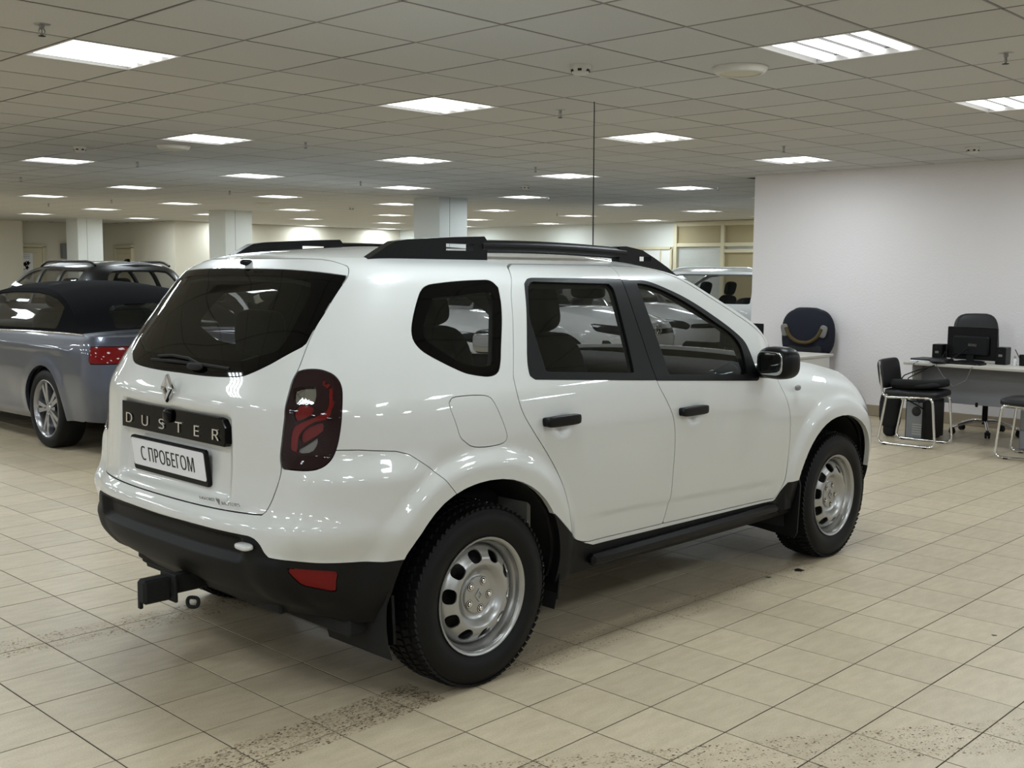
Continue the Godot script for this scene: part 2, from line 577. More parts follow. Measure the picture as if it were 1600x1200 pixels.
func door(called: String, g: Geo, frame: PackedVector2Array, clear: PackedVector2Array, car: Node3D, hx: float, hy: float) -> void:
	var a := cut(g, frame, true)
	var trim: Geo = a[0]
	var b := cut(trim, clear, true)
	var panel := hem(a[1], 0.02)
	var fr := hem(moved(b[1], 0.001), 0.014)
	var pane := moved(b[0], -0.007)
	for s in [1, -1]:
		var d := obj(called, panel if s == 1 else mirrored(panel), M.white_paint, car)
		obj("window_frame", fr if s == 1 else mirrored(fr), M.black_trim, d)
		obj("window_pane", pane if s == 1 else mirrored(pane), M.tinted_glass, d)
		var h := Geo.new()
		var z: float = 0.905 * s
		h.cushion(Vector3(hx, hy, z), Vector3(0.098, 0.021, 0.014), 0.35, Transform3D(Basis(), Vector3.ZERO), 24, 10)
		h.cushion(Vector3(hx - 0.078, hy, z - 0.012 * s), Vector3(0.02, 0.018, 0.02), 0.5, Transform3D(), 14, 8)
		h.cushion(Vector3(hx + 0.078, hy, z - 0.012 * s), Vector3(0.02, 0.018, 0.02), 0.5, Transform3D(), 14, 8)
		obj("door_handle", h, M.black_satin, d)

func text_mesh(t: String, size: float, depth: float, m: Material, font := "Droid Sans") -> TextMesh:
	var f := SystemFont.new()
	f.font_names = PackedStringArray([font])
	var x := TextMesh.new()
	x.text = t; x.font = f; x.font_size = 64; x.pixel_size = size / 64.0; x.depth = depth
	x.material = m
	return x

func facing_back(at: Vector3, lean := 0.0) -> Transform3D:   # local x -> +z... text read from behind the car
	return Transform3D(Basis(Vector3(0, 0, 1), Vector3(sin(lean), cos(lean), 0), Vector3(-cos(lean), sin(lean), 0)), at)

func make_estate() -> void:
	var car := thing("estate_car", "white five-door estate with black roof rails and steel wheels, nearest car in the hall", "car")
	var c := estate_config()
	var g := skin(c, 0.0135, estate_relief)
	var top := g
	var Lq: float = c.Lq
	var wells: Array = [ring(0.0, 0.345, 0.428, 0.432, 48, 2.15), ring(2.673, 0.345, 0.428, 0.432, 48, 2.15)]
	var rest := g
	for w in wells: rest = cut(rest, w, true)[1]
	# black lower bumper
	var bw := curve([-0.3, 0.632, 0.0, 0.633, 0.24, 0.637, 0.426, 0.637, 0.54, 0.636, 0.566, 0.63, 0.591, 0.613, 0.611, 0.585, 0.628, 0.571, 0.723, 0.565, 0.801, 0.559, 0.896, 0.556, 0.997, 0.553, 1.105, 0.55, 1.4, 0.55, 1.4, 0.1, -0.3, 0.1], true)
	var r := cut(rest, bw, false, 0.0012)
	var lower: Geo = r[0]
	rest = r[1]
	var fogpoly := curve([0.687, 0.541, 0.77, 0.535, 0.85, 0.528, 0.858, 0.518, 0.84, 0.456, 0.83, 0.449, 0.739, 0.474, 0.725, 0.484])
	r = cut(lower, fogpoly, false, 0.001)
	var fog: Geo = r[0]
	lower = r[1]
	obj("lower_bumper", mirrored(hem(lower, 0.02), true), M.black_plastic, car)
	var fl := hem(moved(fog, -0.004), 0.02)
	obj("fog_lamp", fl, M.red_lens, car); obj("fog_lamp", mirrored(fl), M.red_lens, car)
	# rear screen: the whole dark pane, its printed edge and the clear middle
	r = cut(rest, curve([-0.3, 1.152, 0.0, 1.15, 0.171, 1.15, 0.328, 1.155, 0.41, 1.162, 0.451, 1.173, 0.536, 1.208, 0.597, 1.24, 0.668, 1.275, 0.689, 1.34, 0.709, 1.387, 0.726, 1.43, 0.748, 1.471, 0.777, 1.512, 0.613, 1.524, 0.388, 1.532, 0.058, 1.534, -0.3, 1.53]), false, 0.0015)
	var screen: Geo = r[0]
	rest = r[1]
	r = cut(screen, curve([-0.3, 1.205, 0.3, 1.207, 0.387, 1.212, 0.465, 1.231, 0.544, 1.251, 0.566, 1.275, 0.588, 1.34, 0.604, 1.42, 0.606, 1.446, 0.59, 1.485, 0.56, 1.494, 0.412, 1.505, 0.112, 1.508, -0.3, 1.508]), false)
	obj("rear_screen_border", mirrored(hem(moved(r[1], 0.001), 0.008), true), M.black_glass, car)
	obj("rear_screen", mirrored(r[0], true), M.tinted_glass, car)
	# tail lamps
	r = cut(rest, curve([0.67, 1.19, 0.695, 1.196, 0.741, 1.198, 0.776, 1.192, 0.807, 1.18, 0.83, 1.16, 0.842, 1.136, 0.847, 1.11, 0.85, 1.064, 0.841, 1.009, 0.832, 0.97, 0.819, 0.931, 0.802, 0.901, 0.778, 0.881, 0.743, 0.87, 0.634, 0.868, 0.629, 0.906, 0.636, 0.952, 0.649, 1.019, 0.654, 1.041, 0.656, 1.113, 0.659, 1.159]), false, 0.0018)
	var lamp: Geo = r[0]
	rest = r[1]
	var lampback := lamp
	var bits := [["reflector", [0.668, 1.134, 0.7, 1.142, 0.748, 1.143, 0.756, 1.121, 0.759, 1.082, 0.739, 1.088, 0.721, 1.09, 0.691, 1.081, 0.674, 1.103], "mirror_chrome", -0.012],
		["stop_lamp", [0.691, 1.079, 0.72, 1.087, 0.757, 1.078, 0.755, 1.059, 0.735, 1.044, 0.689, 1.028, 0.685, 1.049], "red_lens_mid", -0.008],
		["light_guide", [0.754, 1.156, 0.791, 1.136, 0.804, 1.101, 0.804, 1.07, 0.769, 1.049, 0.712, 1.027, 0.682, 1.011, 0.67, 0.981, 0.665, 0.935, 0.685, 0.919, 0.691, 0.935, 0.697, 0.976, 0.715, 1.001, 0.75, 1.026, 0.799, 1.039, 0.819, 1.07, 0.819, 1.111, 0.802, 1.147, 0.777, 1.164], "red_lens", -0.003],
		["stop_lamp", [0.709, 0.99, 0.729, 1.009, 0.785, 1.028, 0.789, 1.002, 0.747, 0.975, 0.703, 0.952], "red_lens", -0.009],
		["reversing_lamp", [0.769, 0.98, 0.758, 0.948, 0.742, 0.927, 0.688, 0.922, 0.691, 0.933, 0.732, 0.956], "clear_lamp", -0.006]]
	var made := []
	for b in bits:
		var k := cut(lampback, curve(b[1]), false)
		lampback = k[1]
		made.append([b[0], hem(moved(k[0], b[3]), 0.006), b[2]])
	lampback = moved(hem(lampback, 0.02), -0.001)
	var cover := hem(moved(lamp, 0.004), 0.02)
	for s in [1, -1]:
		var t := obj("tail_lamp", lampback if s == 1 else mirrored(lampback), M.dark_red, car)
		for b in made: obj(b[0], b[1] if s == 1 else mirrored(b[1]), M[b[2]], t)
		obj("lamp_cover", cover if s == 1 else mirrored(cover), M.lamp_cover, t)
	# tailgate
	r = cut(rest, curve([-0.3, 0.698, 0.097, 0.698, 0.324, 0.701, 0.539, 0.706, 0.575, 0.708, 0.598, 0.76, 0.63, 0.862, 0.625, 0.906, 0.632, 0.952, 0.645, 1.019, 0.65, 1.041, 0.652, 1.113, 0.655, 1.159, 0.668, 1.195, 0.678, 1.275, 0.692, 1.34, 0.713, 1.387, 0.73, 1.43, 0.752, 1.471, 0.783, 1.514, 0.79, 1.545, 0.7, 1.566, 0.4, 1.573, -0.3, 1.573], true), false, 0.0022)
	var gate: Geo = r[0]
	rest = r[1]
	obj("tailgate", mirrored(hem(gate, 0.02), true), M.white_paint, car)
	# rear bumper skin
	r = cut(rest, curve([-0.4, 0.72, 0.63, 0.87, 0.8, 0.93, 0.825, 0.936, 0.894, 0.935, 1.03, 0.922, 1.08, 0.907, 1.16, 0.854, 1.218, 0.807, 1.263, 0.758, 1.4, 0.6, 1.4, 0.2, -0.4, 0.2], false), false, 0.0015)
	obj("rear_bumper", mirrored(hem(r[0], 0.02), true), M.white_paint, car)
	rest = r[1]
	# quarter window
	r = cut(rest, curve([-0.116, 1.478, -0.04, 1.488, 0.156, 1.498, 0.222, 1.495, 0.249, 1.47, 0.236, 1.407, 0.211, 1.338, 0.168, 1.244, 0.144, 1.191, 0.12, 1.159, 0.077, 1.146, 0.013, 1.152, -0.047, 1.165, -0.087, 1.181, -0.163, 1.217, -0.224, 1.254, -0.245, 1.287, -0.243, 1.319, -0.222, 1.363, -0.179, 1.427, -0.147, 1.462]), true, 0.001)
	var quarter: Geo = r[0]
	rest = r[1]
	r = cut(quarter, curve([-0.108, 1.435, 0.16, 1.453, 0.2, 1.452, 0.205, 1.43, 0.102, 1.186, 0.043, 1.183, -0.061, 1.205, -0.195, 1.288, -0.192, 1.323]), true)
	var qb := hem(moved(r[1], 0.0005), 0.01)
	var qp: Geo = moved(r[0], -0.0005)
	for s in [1, -1]:
		var t := obj("quarter_window", qb if s == 1 else mirrored(qb), M.black_glass, car)
		obj("window_pane", qp if s == 1 else mirrored(qp), M.tinted_glass, t)
	# doors
	var rear_poly: Array = RR + BB
	r = cut(rest, curve(rear_poly), true, 0.0022)
	var rear_door: Geo = r[0]
	rest = r[1]
	var back: Array = []
	for i in range(BB.size() - 2, -1, -2): back += [BB[i], BB[i + 1]]
	var front_poly: Array = FD + BB
	r = cut(rest, curve(front_poly), true, 0.0022)
	var front_door: Geo = r[0]
	rest = r[1]
	door("rear_door", rear_door, curve([0.402, 1.484, 0.43, 1.502, 0.461, 1.507, 0.949, 1.504, 1.08, 1.503, 1.12, 1.065, 0.965, 1.074, 0.306, 1.119, 0.282, 1.136, 0.288, 1.183, 0.356, 1.356]), curve([0.42, 1.477, 0.45, 1.492, 0.931, 1.482, 0.95, 1.465, 0.952, 1.451, 0.922, 1.108, 0.38, 1.145, 0.368, 1.355, 0.395, 1.42], false), car, 0.41, 0.957)
	door("front_door", front_door, curve([1.0, 1.5, 1.119, 1.498, 1.206, 1.494, 1.341, 1.458, 1.476, 1.409, 1.635, 1.332, 1.771, 1.254, 1.834, 1.202, 1.853, 1.151, 1.864, 1.083, 1.885, 1.023, 1.867, 1.014, 1.075, 1.066, 1.0, 1.07]), curve([1.125, 1.484, 1.2, 1.478, 1.32, 1.446, 1.464, 1.389, 1.621, 1.308, 1.757, 1.23, 1.79, 1.179, 1.785, 1.088, 1.782, 1.05, 1.16, 1.088]), car, 1.3, 0.92)
	# fuel flap, on the right flank only
	var flap := curve([-0.158, 1.073, -0.138, 1.084, -0.084, 1.087, 0.025, 1.08, 0.051, 1.069, 0.073, 1.035, 0.109, 0.951, 0.117, 0.922, 0.106, 0.906, 0.067, 0.897, -0.064, 0.904, -0.099, 0.925, -0.12, 0.943, -0.137, 0.994, -0.155, 1.047])
	# sill strip and black rocker
	r = cut(rest, PackedVector2Array([Vector2(0.36, 0.60), Vector2(0.47, 0.505), Vector2(0.60, 0.43), Vector2(0.66, 0.411), Vector2(2.085, 0.388), Vector2(2.17, 0.475), Vector2(2.33, 0.475), Vector2(2.33, 0.2), Vector2(0.36, 0.2)]), true, 0.001)
	var rocker := hem(moved(r[0], -0.002), 0.03)
	obj("rocker_panel", rocker, M.black_plastic, car); obj("rocker_panel", mirrored(rocker), M.black_plastic, car)
	rest = r[1]
	# the front: black lower lip by U, everything ahead of the front arch
	var lip := cut(rest, PackedVector2Array([Vector2(Lq + 3.0, 0.45), Vector2(9, 0.45), Vector2(9, 0.1), Vector2(Lq + 3.0, 0.1)]), false, 0.001)
	obj("front_lip", mirrored(hem(lip[0], 0.02), true), M.black_plastic, car)
	rest = lip[1]
	var um: float = c.Umax
	r = cut(rest, PackedVector2Array([Vector2(um - 0.95, 0.88), Vector2(um - 0.60, 0.86), Vector2(um - 0.58, 0.72), Vector2(um - 0.85, 0.74)]), false, 0.002)
	var hl := moved(hem(r[0], 0.02), 0.002)
	obj("headlamp", hl, M.clear_lamp, car); obj("headlamp", mirrored(hl), M.clear_lamp, car)
	rest = r[1]
	r = cut(rest, PackedVector2Array([Vector2(um - 0.55, 0.85), Vector2(um + 0.3, 0.86), Vector2(um + 0.3, 0.70), Vector2(um - 0.52, 0.71)]), false, 0.002)
	obj("grille", mirrored(hem(moved(r[0], -0.01), 0.02), true), M.black_plastic, car)
	rest = r[1]
	var plain := rest
	r = cut(rest, flap, true, 0.0015)
	var shell := hem(r[1], 0.025)
	var left := hem(plain, 0.025)
	shell.add(mirrored(left))
	obj("fuel_flap", hem(r[0], 0.012), M.white_paint, car)
	obj("body_shell", shell, M.white_paint, car)
	# roof, windscreen, bonnet
	var crown := func(x: float) -> float: return 0.044 * pow(clampf((x + 0.385) / 0.5, 0, 1), 0.6) * (1.0 - smoothstep(1.2, 1.9, x)) + 0.01
	var bow := func(x: float) -> float: return 0.16 * smoothstep(1.15, 1.75, x) * (1.0 - smoothstep(2.3, 3.3, x))
	obj("roof", hem(span(top, c, -0.5, 1.5, crown, bow, 20), 0.02), M.white_paint, car)
	obj("windscreen", span(top, c, 1.49, 2.25, crown, bow), M.tinted_glass, car)
	var hood := func(_x: float) -> float: return 0.022
	obj("bonnet", hem(span(top, c, 2.25, 3.48, hood, bow), 0.02), M.white_paint, car)
	# inner trim: the same skin, pushed inwards, with the same openings
	var cc := estate_config()
	var inner := skin(cc, 0.03)
	for w in wells: inner = cut(inner, w, true, 0.0, 0.1)[1]
	inner = cut(inner, curve([-0.108, 1.435, 0.16, 1.453, 0.2, 1.452, 0.205, 1.43, 0.102, 1.186, 0.043, 1.183, -0.061, 1.205, -0.195, 1.288, -0.192, 1.323]), true, 0.0, 0.1)[1]
	inner = cut(inner, PackedVector2Array([Vector2(0.42, 1.477), Vector2(0.95, 1.477), Vector2(0.922, 1.10), Vector2(0.38, 1.13)]), true, 0.0, 0.1)[1]
	inner = cut(inner, PackedVector2Array([Vector2(1.125, 1.484), Vector2(1.32, 1.446), Vector2(1.621, 1.308), Vector2(1.757, 1.23), Vector2(1.785, 1.05), Vector2(1.16, 1.08)]), true, 0.0, 0.1)[1]
	inner = cut(inner, PackedVector2Array([Vector2(-0.5, 1.2), Vector2(0.387, 1.212), Vector2(0.544, 1.251), Vector2(0.604, 1.42), Vector2(0.59, 1.485), Vector2(0.412, 1.505), Vector2(-0.5, 1.508)]), false, 0.0, 0.1)[1]
	obj("inner_trim", mirrored(moved(inner, -0.03), true), M.inner_trim, car)
	obj("headlining", moved(span(g, c, -0.3, 1.48, crown, bow, 8), -0.04), M.headlining, car)
	estate_details(car)

func estate_details(car: Node3D) -> void:
	# floor pan, wheel wells
	var g := Geo.new().box(Vector3(1.33, 0.30, 0), Vector3(3.7, 0.06, 1.5), 0.01)
	obj("floor_pan", g, M.black_matt, car)
	for xc in [0.0, 2.673]:
		for s in [1, -1]:
			var w := Geo.new()
			var prof := []
			var n := 28
			var o := w.p.size()
			for i in n + 1:
				var f := -0.35 + (PI + 0.7) * i / n
				var d := Vector3(cos(f), sin(f), 0)
				for k in ([0.86, 0.5] if xc < 1 else [0.83, 0.5]):
					w.v(Vector3(xc, 0.345, k * s) + d * 0.445, -d)
				w.v(Vector3(xc, 0.345, 0.5 * s) + d * 0.445, Vector3(0, 0, s)); w.v(Vector3(xc, 0.345, 0.5 * s), Vector3(0, 0, s))
			for i in n:
				var a := o + i * 4
				w.quad(a, a + 1, a + 5, a + 4); w.quad(a + 2, a + 3, a + 7, a + 6)
			obj("wheel_well", w, M.black_matt, car)
			# grey felt liner at the front of the rear well
			# suspension strut and mud flap
			if xc == 0.0:
				obj("damper", Geo.new().tube([Vector3(0.12, 0.35, 0.62 * s), Vector3(0.05, 0.76, 0.56 * s)], 0.035, 12), M.felt_grey, car)
				obj("well_liner", Geo.new().box(Vector3(0.355, 0.54, 0.68 * s), Vector3(0.02, 0.2, 0.2), 0.006, Transform3D(Basis(), Vector3.ZERO)), M.felt_grey, car)
			if xc > 1:
				obj("mud_flap", Geo.new().slab(PackedVector2Array([Vector2(0.60, 0.20), Vector2(0.885, 0.175), Vector2(0.9, 0.2), Vector2(0.9, 0.45), Vector2(0.885, 0.49), Vector2(0.62, 0.5)]), 0, 0.012, Transform3D(Basis(Vector3(0, 0, s), Vector3(0.08, 1, 0), Vector3(-1, 0, 0)), Vector3(2.24, 0, 0))), M.black_plastic, car)
				obj("flap_bracket", Geo.new().box(Vector3(2.19, 0.40, 0.845 * s), Vector3(0.11, 0.18, 0.06), 0.025), M.black_plastic, car)
			else:
				obj("mud_flap", Geo.new().slab(PackedVector2Array([Vector2(0.68, 0.25), Vector2(0.80, 0.225), Vector2(0.84, 0.24), Vector2(0.85, 0.42), Vector2(0.66, 0.44)]), 0, 0.012, Transform3D(Basis(Vector3(0, 0, s), Vector3(-0.1, 1, 0), Vector3(-1, 0, 0)), Vector3(-0.36, 0, 0))), M.black_plastic, car)
				obj("mud_flap", Geo.new().slab(PackedVector2Array([Vector2(0.74, 0.24), Vector2(0.86, 0.23), Vector2(0.87, 0.46), Vector2(0.74, 0.46)]), 0, 0.01, Transform3D(Basis(Vector3(0, 0, s), Vector3(0.1, 1, 0), Vector3(-1, 0, 0)), Vector3(0.42, 0, 0))), M.black_plastic, car)
			wheel(car, Vector3(xc, 0.338, 0.7835 * s), s)
	# roof rails
	for s in [1, -1]:
		var bar := Geo.new()
		var path := []
		for i in 13:
			var x := lerpf(0.36, 1.30, i / 12.0)
			path.append(Vector3(x, 1.632 + 0.008 * sin(PI * i / 12.0) - 0.014 * i / 12.0, 0.478 * s))
		bar.tube(path, 0.027, 12)
		var rl := obj("roof_rail", bar, M.black_satin, car)
		# the end blocks, each with an oblong slot through it
		for e in [[PackedVector2Array([Vector2(-0.231, 1.572), Vector2(-0.139, 1.622), Vector2(-0.099, 1.641), Vector2(-0.035, 1.650), Vector2(0.202, 1.665), Vector2(0.37, 1.672), Vector2(0.388, 1.655), Vector2(0.387, 1.572), Vector2(-0.148, 1.558)]), Rect2(0.16, 1.612, 0.15, 0.027)],
				[PackedVector2Array([Vector2(1.247, 1.65), Vector2(1.30, 1.652), Vector2(1.42, 1.637), Vector2(1.519, 1.601), Vector2(1.63, 1.555), Vector2(1.72, 1.51), Vector2(1.60, 1.508), Vector2(1.397, 1.545), Vector2(1.247, 1.562)]), Rect2(1.40, 1.585, 0.09, 0.022)]]:
			var poly: PackedVector2Array = e[0]
			var h: Rect2 = e[1]
			var blk := Geo.new()
			var cx := h.get_center().x
			# left and right of the slot are slabs; above and below it too
			var cutters := [[PackedVector2Array([Vector2(-1, 1), Vector2(h.position.x, 1), Vector2(h.position.x, 2), Vector2(-1, 2)])], [PackedVector2Array([Vector2(h.end.x, 1), Vector2(3, 1), Vector2(3, 2), Vector2(h.end.x, 2)])],
				[PackedVector2Array([Vector2(h.position.x, 1), Vector2(h.end.x, 1), Vector2(h.end.x, h.position.y), Vector2(h.position.x, h.position.y)])], [PackedVector2Array([Vector2(h.position.x, h.end.y), Vector2(h.end.x, h.end.y), Vector2(h.end.x, 2), Vector2(h.position.x, 2)])]]
			for cu in cutters:
				for piece in Geometry2D.intersect_polygons(poly, cu[0]):
					blk.slab(piece, 0.455 * s, 0.5 * s)
			obj("rail_foot", blk, M.black_satin, rl)
	# antenna, washer nozzle
	var ant := Geo.new().tube([Vector3(1.66, 1.59, 0), Vector3(1.655, 1.62, 0)], 0.014, 10)
	ant.tube([Vector3(1.655, 1.61, 0), Vector3(1.648, 2.40, 0)], 0.0032, 8)
	ant.cushion(Vector3(1.66, 1.585, 0), Vector3(0.04, 0.014, 0.025), 0.8)
	obj("antenna", ant, M.black_satin, car)
	var noz := Geo.new().cushion(Vector3(-0.425, 1.558, 0.0), Vector3(0.026, 0.012, 0.014), 0.8)
	obj("washer_nozzle", noz, M.black_satin, car)
	# mirrors
	for s in [1, -1]:
		var t := Transform3D(Basis(Vector3.UP, -0.12 * s), Vector3(1.87, 1.108, 0.985 * s))
		var hd := Geo.new().cushion(Vector3(0.005, 0, -0.006 * s), Vector3(0.075, 0.078, 0.098), 0.66, t, 30, 18)
		hd.tube([Vector3(1.9, 1.06, 0.86 * s), Vector3(1.89, 1.065, 0.95 * s)], 0.035, 12)
		var mr := obj("door_mirror", hd, M.black_satin, car)
		var gl := Geo.new().cushion(Vector3(-0.064, 0, -0.006 * s), Vector3(0.006, 0.056, 0.074), 0.5, t, 24, 12)
		obj("mirror_glass", gl, M.mirror_chrome, mr)
	for s in [1, -1]:
		obj("sill_step", Geo.new().box(Vector3(1.36, 0.352, 0.862 * s), Vector3(1.46, 0.05, 0.05), 0.016), M.black_satin, car)
		obj("side_repeater", Geo.new().cushion(Vector3(2.235, 0.955, 0.884 * s), Vector3(0.024, 0.014, 0.010), 0.8), M.clear_lamp, car)
	# tailgate furniture: name strip, letters, emblem, plate, sticker, wiper
	var strip := Geo.new().slab(curve([-0.378, -0.05, 0.362, -0.05, 0.374, -0.038, 0.374, 0.017, 0.352, 0.044, 0.332, 0.05, -0.378, 0.05], false), -0.012, 0.014, facing_back(Vector3(-0.744, 0.967, 0.0), 0.02), 0.004)
	var st := obj("name_strip", strip, M.black_gloss, car)
	var word := "DUSTER"
	for i in 6:
		var l := put("letter", text_mesh(word[i], 0.058, 0.006, M.chrome), st)
		l.transform = facing_back(Vector3(-0.760, 0.955, -0.312 + i * 0.125), 0.02) * Transform3D(Basis().scaled(Vector3(1.65, 0.92, 1)), Vector3.ZERO)
	var em := Geo.new()
	for k in 4:
		var a: Array = [Vector2(0, 0.053), Vector2(0.041, 0), Vector2(0, -0.053), Vector2(-0.041, 0)]
		var p: Vector2 = a[k]
		var q: Vector2 = a[(k + 1) % 4]
		em.slab(PackedVector2Array([p, q, q * 0.45, p * 0.45]), 0, 0.012, facing_back(Vector3(-0.764, 1.095, 0), 0.06), 0.006)
	obj("emblem", em, M.chrome, car)
	var lock := Geo.new().cushion(Vector3(-0.76, 0.992, -0.01), Vector3(0.016, 0.026, 0.03), 0.7)
	obj("camera_housing", lock, M.black_gloss, st)
	var pf := Geo.new().slab(curve([-0.265, -0.067, 0.265, -0.067, 0.272, -0.06, 0.272, 0.06, 0.265, 0.067, -0.265, 0.067, -0.272, 0.06, -0.272, -0.06], false), 0, 0.016, facing_back(Vector3(-0.752, 0.828, -0.01), -0.12), 0.004)
	var plate := obj("licence_plate", pf, M.black_plastic, car)
	obj("plate_face", Geo.new().slab(curve([-0.258, -0.046, 0.258, -0.046, 0.264, -0.04, 0.264, 0.054, 0.258, 0.06, -0.258, 0.06, -0.264, 0.054, -0.264, -0.04], false), 0.012, 0.018, facing_back(Vector3(-0.752, 0.828, -0.01), -0.12), 0.001), M.plate_white, plate)
	var tx := put("plate_lettering", text_mesh("С ПРОБЕГОМ", 0.082, 0.0015, M.ink), plate)
	tx.transform = facing_back(Vector3(-0.752, 0.829, -0.01), -0.12) * Transform3D(Basis().scaled(Vector3(0.80, 0.92, 1)), Vector3(0, 0.004, 0.0188))
	var sk := put("sticker", text_mesh("FAVORIT", 0.021, 0.0012, M.sticker_grey), car)
	sk.transform = facing_back(Vector3(-0.7905, 0.7305, 0.300), -0.3) * Transform3D(Basis(Vector3.UP, 0.12).scaled(Vector3(1.1, 0.8, 1)), Vector3.ZERO)
	var sk2 := put("sticker", text_mesh("MOTORS", 0.021, 0.0012, M.sticker_grey), car)
	sk2.transform = facing_back(Vector3(-0.781, 0.7305, 0.437), -0.3) * Transform3D(Basis(Vector3.UP, 0.2).scaled(Vector3(1.1, 0.8, 1)), Vector3.ZERO)
	var heart := Geo.new().slab(PackedVector2Array([Vector2(0, -0.014), Vector2(0.012, 0.004), Vector2(0.009, 0.013), Vector2(0.004, 0.007), Vector2(0, 0.011), Vector2(-0.004, 0.007), Vector2(-0.009, 0.013), Vector2(-0.012, 0.004)]), 0, 0.0012, facing_back(Vector3(-0.786, 0.731, 0.367), -0.3))
	obj("sticker", heart, M.sticker_grey, car)
	var wp := Geo.new()
	wp.tube([Vector3(-0.705, 1.185, 0.13), Vector3(-0.698, 1.204, 0.03), Vector3(-0.69, 1.206, -0.1), Vector3(-0.692, 1.198, -0.2)], 0.006, 8)
	wp.tube([Vector3(-0.692, 1.182, 0.3), Vector3(-0.702, 1.188, 0.1), Vector3(-0.702, 1.186, -0.1), Vector3(-0.695, 1.182, -0.25)], 0.006, 8)
	wp.cushion(Vector3(-0.712, 1.178, 0.1), Vector3(0.014, 0.014, 0.05), 0.8)
	obj("rear_wiper", wp, M.black_matt, car)
	# white towing eye in its pocket, tow bar, silencer
	var eye := Geo.new().cushion(Vector3(-0.792, 0.602, 0.532), Vector3(0.022, 0.012, 0.04), 0.7)
	obj("towing_eye", eye, M.white_paint, car)
	var tow := Geo.new()
	tow.box(Vector3(-0.62, 0.36, -0.0), Vector3(0.36, 0.07, 0.055), 0.006)
	tow.box(Vector3(-0.84, 0.352, -0.0), Vector3(0.11, 0.09, 0.06), 0.01)
	tow.box(Vector3(-0.78, 0.352, 0.0), Vector3(0.012, 0.105, 0.11), 0.003)
	tow.box(Vector3(-0.6, 0.35, 0.0), Vector3(0.06, 0.06, 1.0), 0.008)
	tow.box(Vector3(-0.886, 0.315, -0.018), Vector3(0.014, 0.06, 0.02), 0.003)
	tow.tube([Vector3(-0.74, 0.315, 0.06), Vector3(-0.745, 0.28, 0.07), Vector3(-0.72, 0.28, 0.10), Vector3(-0.715, 0.315, 0.10)], 0.007, 8, 0.02, true)
	obj("tow_bar", tow, M.black_matt, car)
	obj("silencer", Geo.new().tube([Vector3(-0.35, 0.35, -0.5), Vector3(-0.58, 0.36, -0.48)], 0.045, 16), M.black_matt, car)
	# cabin
	for z in [0.36, -0.36]:
		seat(car, Vector3(1.02, 0.42, z), 0.25, true)
	var bench := Geo.new()
	bench.cushion(Vector3(0.22, 0.58, 0), Vector3(0.27, 0.1, 0.62), 0.3)
	bench.cushion(Vector3(-0.02, 0.86, 0), Vector3(0.09, 0.32, 0.62), 0.35, Transform3D(Basis(Vector3(0, 0, 1), 0.22), Vector3(0.19, 0.02, 0)))
	var bs := obj("rear_seat", bench, M.seat_cloth, car)
	for z in [0.38, -0.38]:
		obj("headrest", Geo.new().cushion(Vector3(-0.12, 1.26, z), Vector3(0.06, 0.1, 0.14), 0.5), M.seat_cloth, bs)
	var dash := Geo.new()
	dash.cushion(Vector3(1.98, 0.93, 0), Vector3(0.30, 0.15, 0.76), 0.4, Transform3D(), 32, 16)
	dash.cushion(Vector3(1.74, 1.04, -0.36), Vector3(0.1, 0.05, 0.2), 0.6)
	obj("dashboard", dash, M.inner_trim, car)
	var sw := Geo.new()
	var wt := Transform3D(Basis(Vector3(0, 0, 1), 1.15), Vector3(1.52, 0.98, -0.36))
	var rim := []
	for i in 32: rim.append(wt * Vector3(cos(TAU * i / 32) * 0.185, 0, sin(TAU * i / 32) * 0.185))
	sw.tube(rim, 0.015, 10, 0.0, true)
	sw.cushion(Vector3.ZERO, Vector3(0.07, 0.025, 0.07), 0.6, wt)
	for a in [0.0, PI, PI / 2]: sw.tube([wt * Vector3.ZERO, wt * Vector3(cos(a) * 0.18, 0, sin(a) * 0.18)], 0.014, 8)
	obj("steering_wheel", sw, M.inner_trim, car)
	obj("parcel_shelf", Geo.new().box(Vector3(-0.42, 1.08, 0), Vector3(0.5, 0.02, 1.1), 0.005), M.inner_trim, car)
	obj("rear_view_mirror", Geo.new().cushion(Vector3(1.62, 1.43, 0), Vector3(0.02, 0.035, 0.11), 0.5), M.black_satin, car)

func seat(car: Node3D, at: Vector3, lean: float, rest: bool) -> void:
	var g := Geo.new()
	g.cushion(at + Vector3(0.2, 0.12, 0), Vector3(0.27, 0.09, 0.24), 0.4)
	var t := Transform3D(Basis(Vector3(0, 0, 1), lean), at + Vector3(-0.02, 0.2, 0))
	g.cushion(Vector3(0, 0.32, 0), Vector3(0.075, 0.34, 0.23), 0.45, t)
	var s := obj("front_seat", g, M.seat_cloth, car)
	if rest: obj("headrest", Geo.new().cushion(Vector3(0.01, 0.78, 0), Vector3(0.055, 0.115, 0.13), 0.55, t), M.seat_cloth, s)

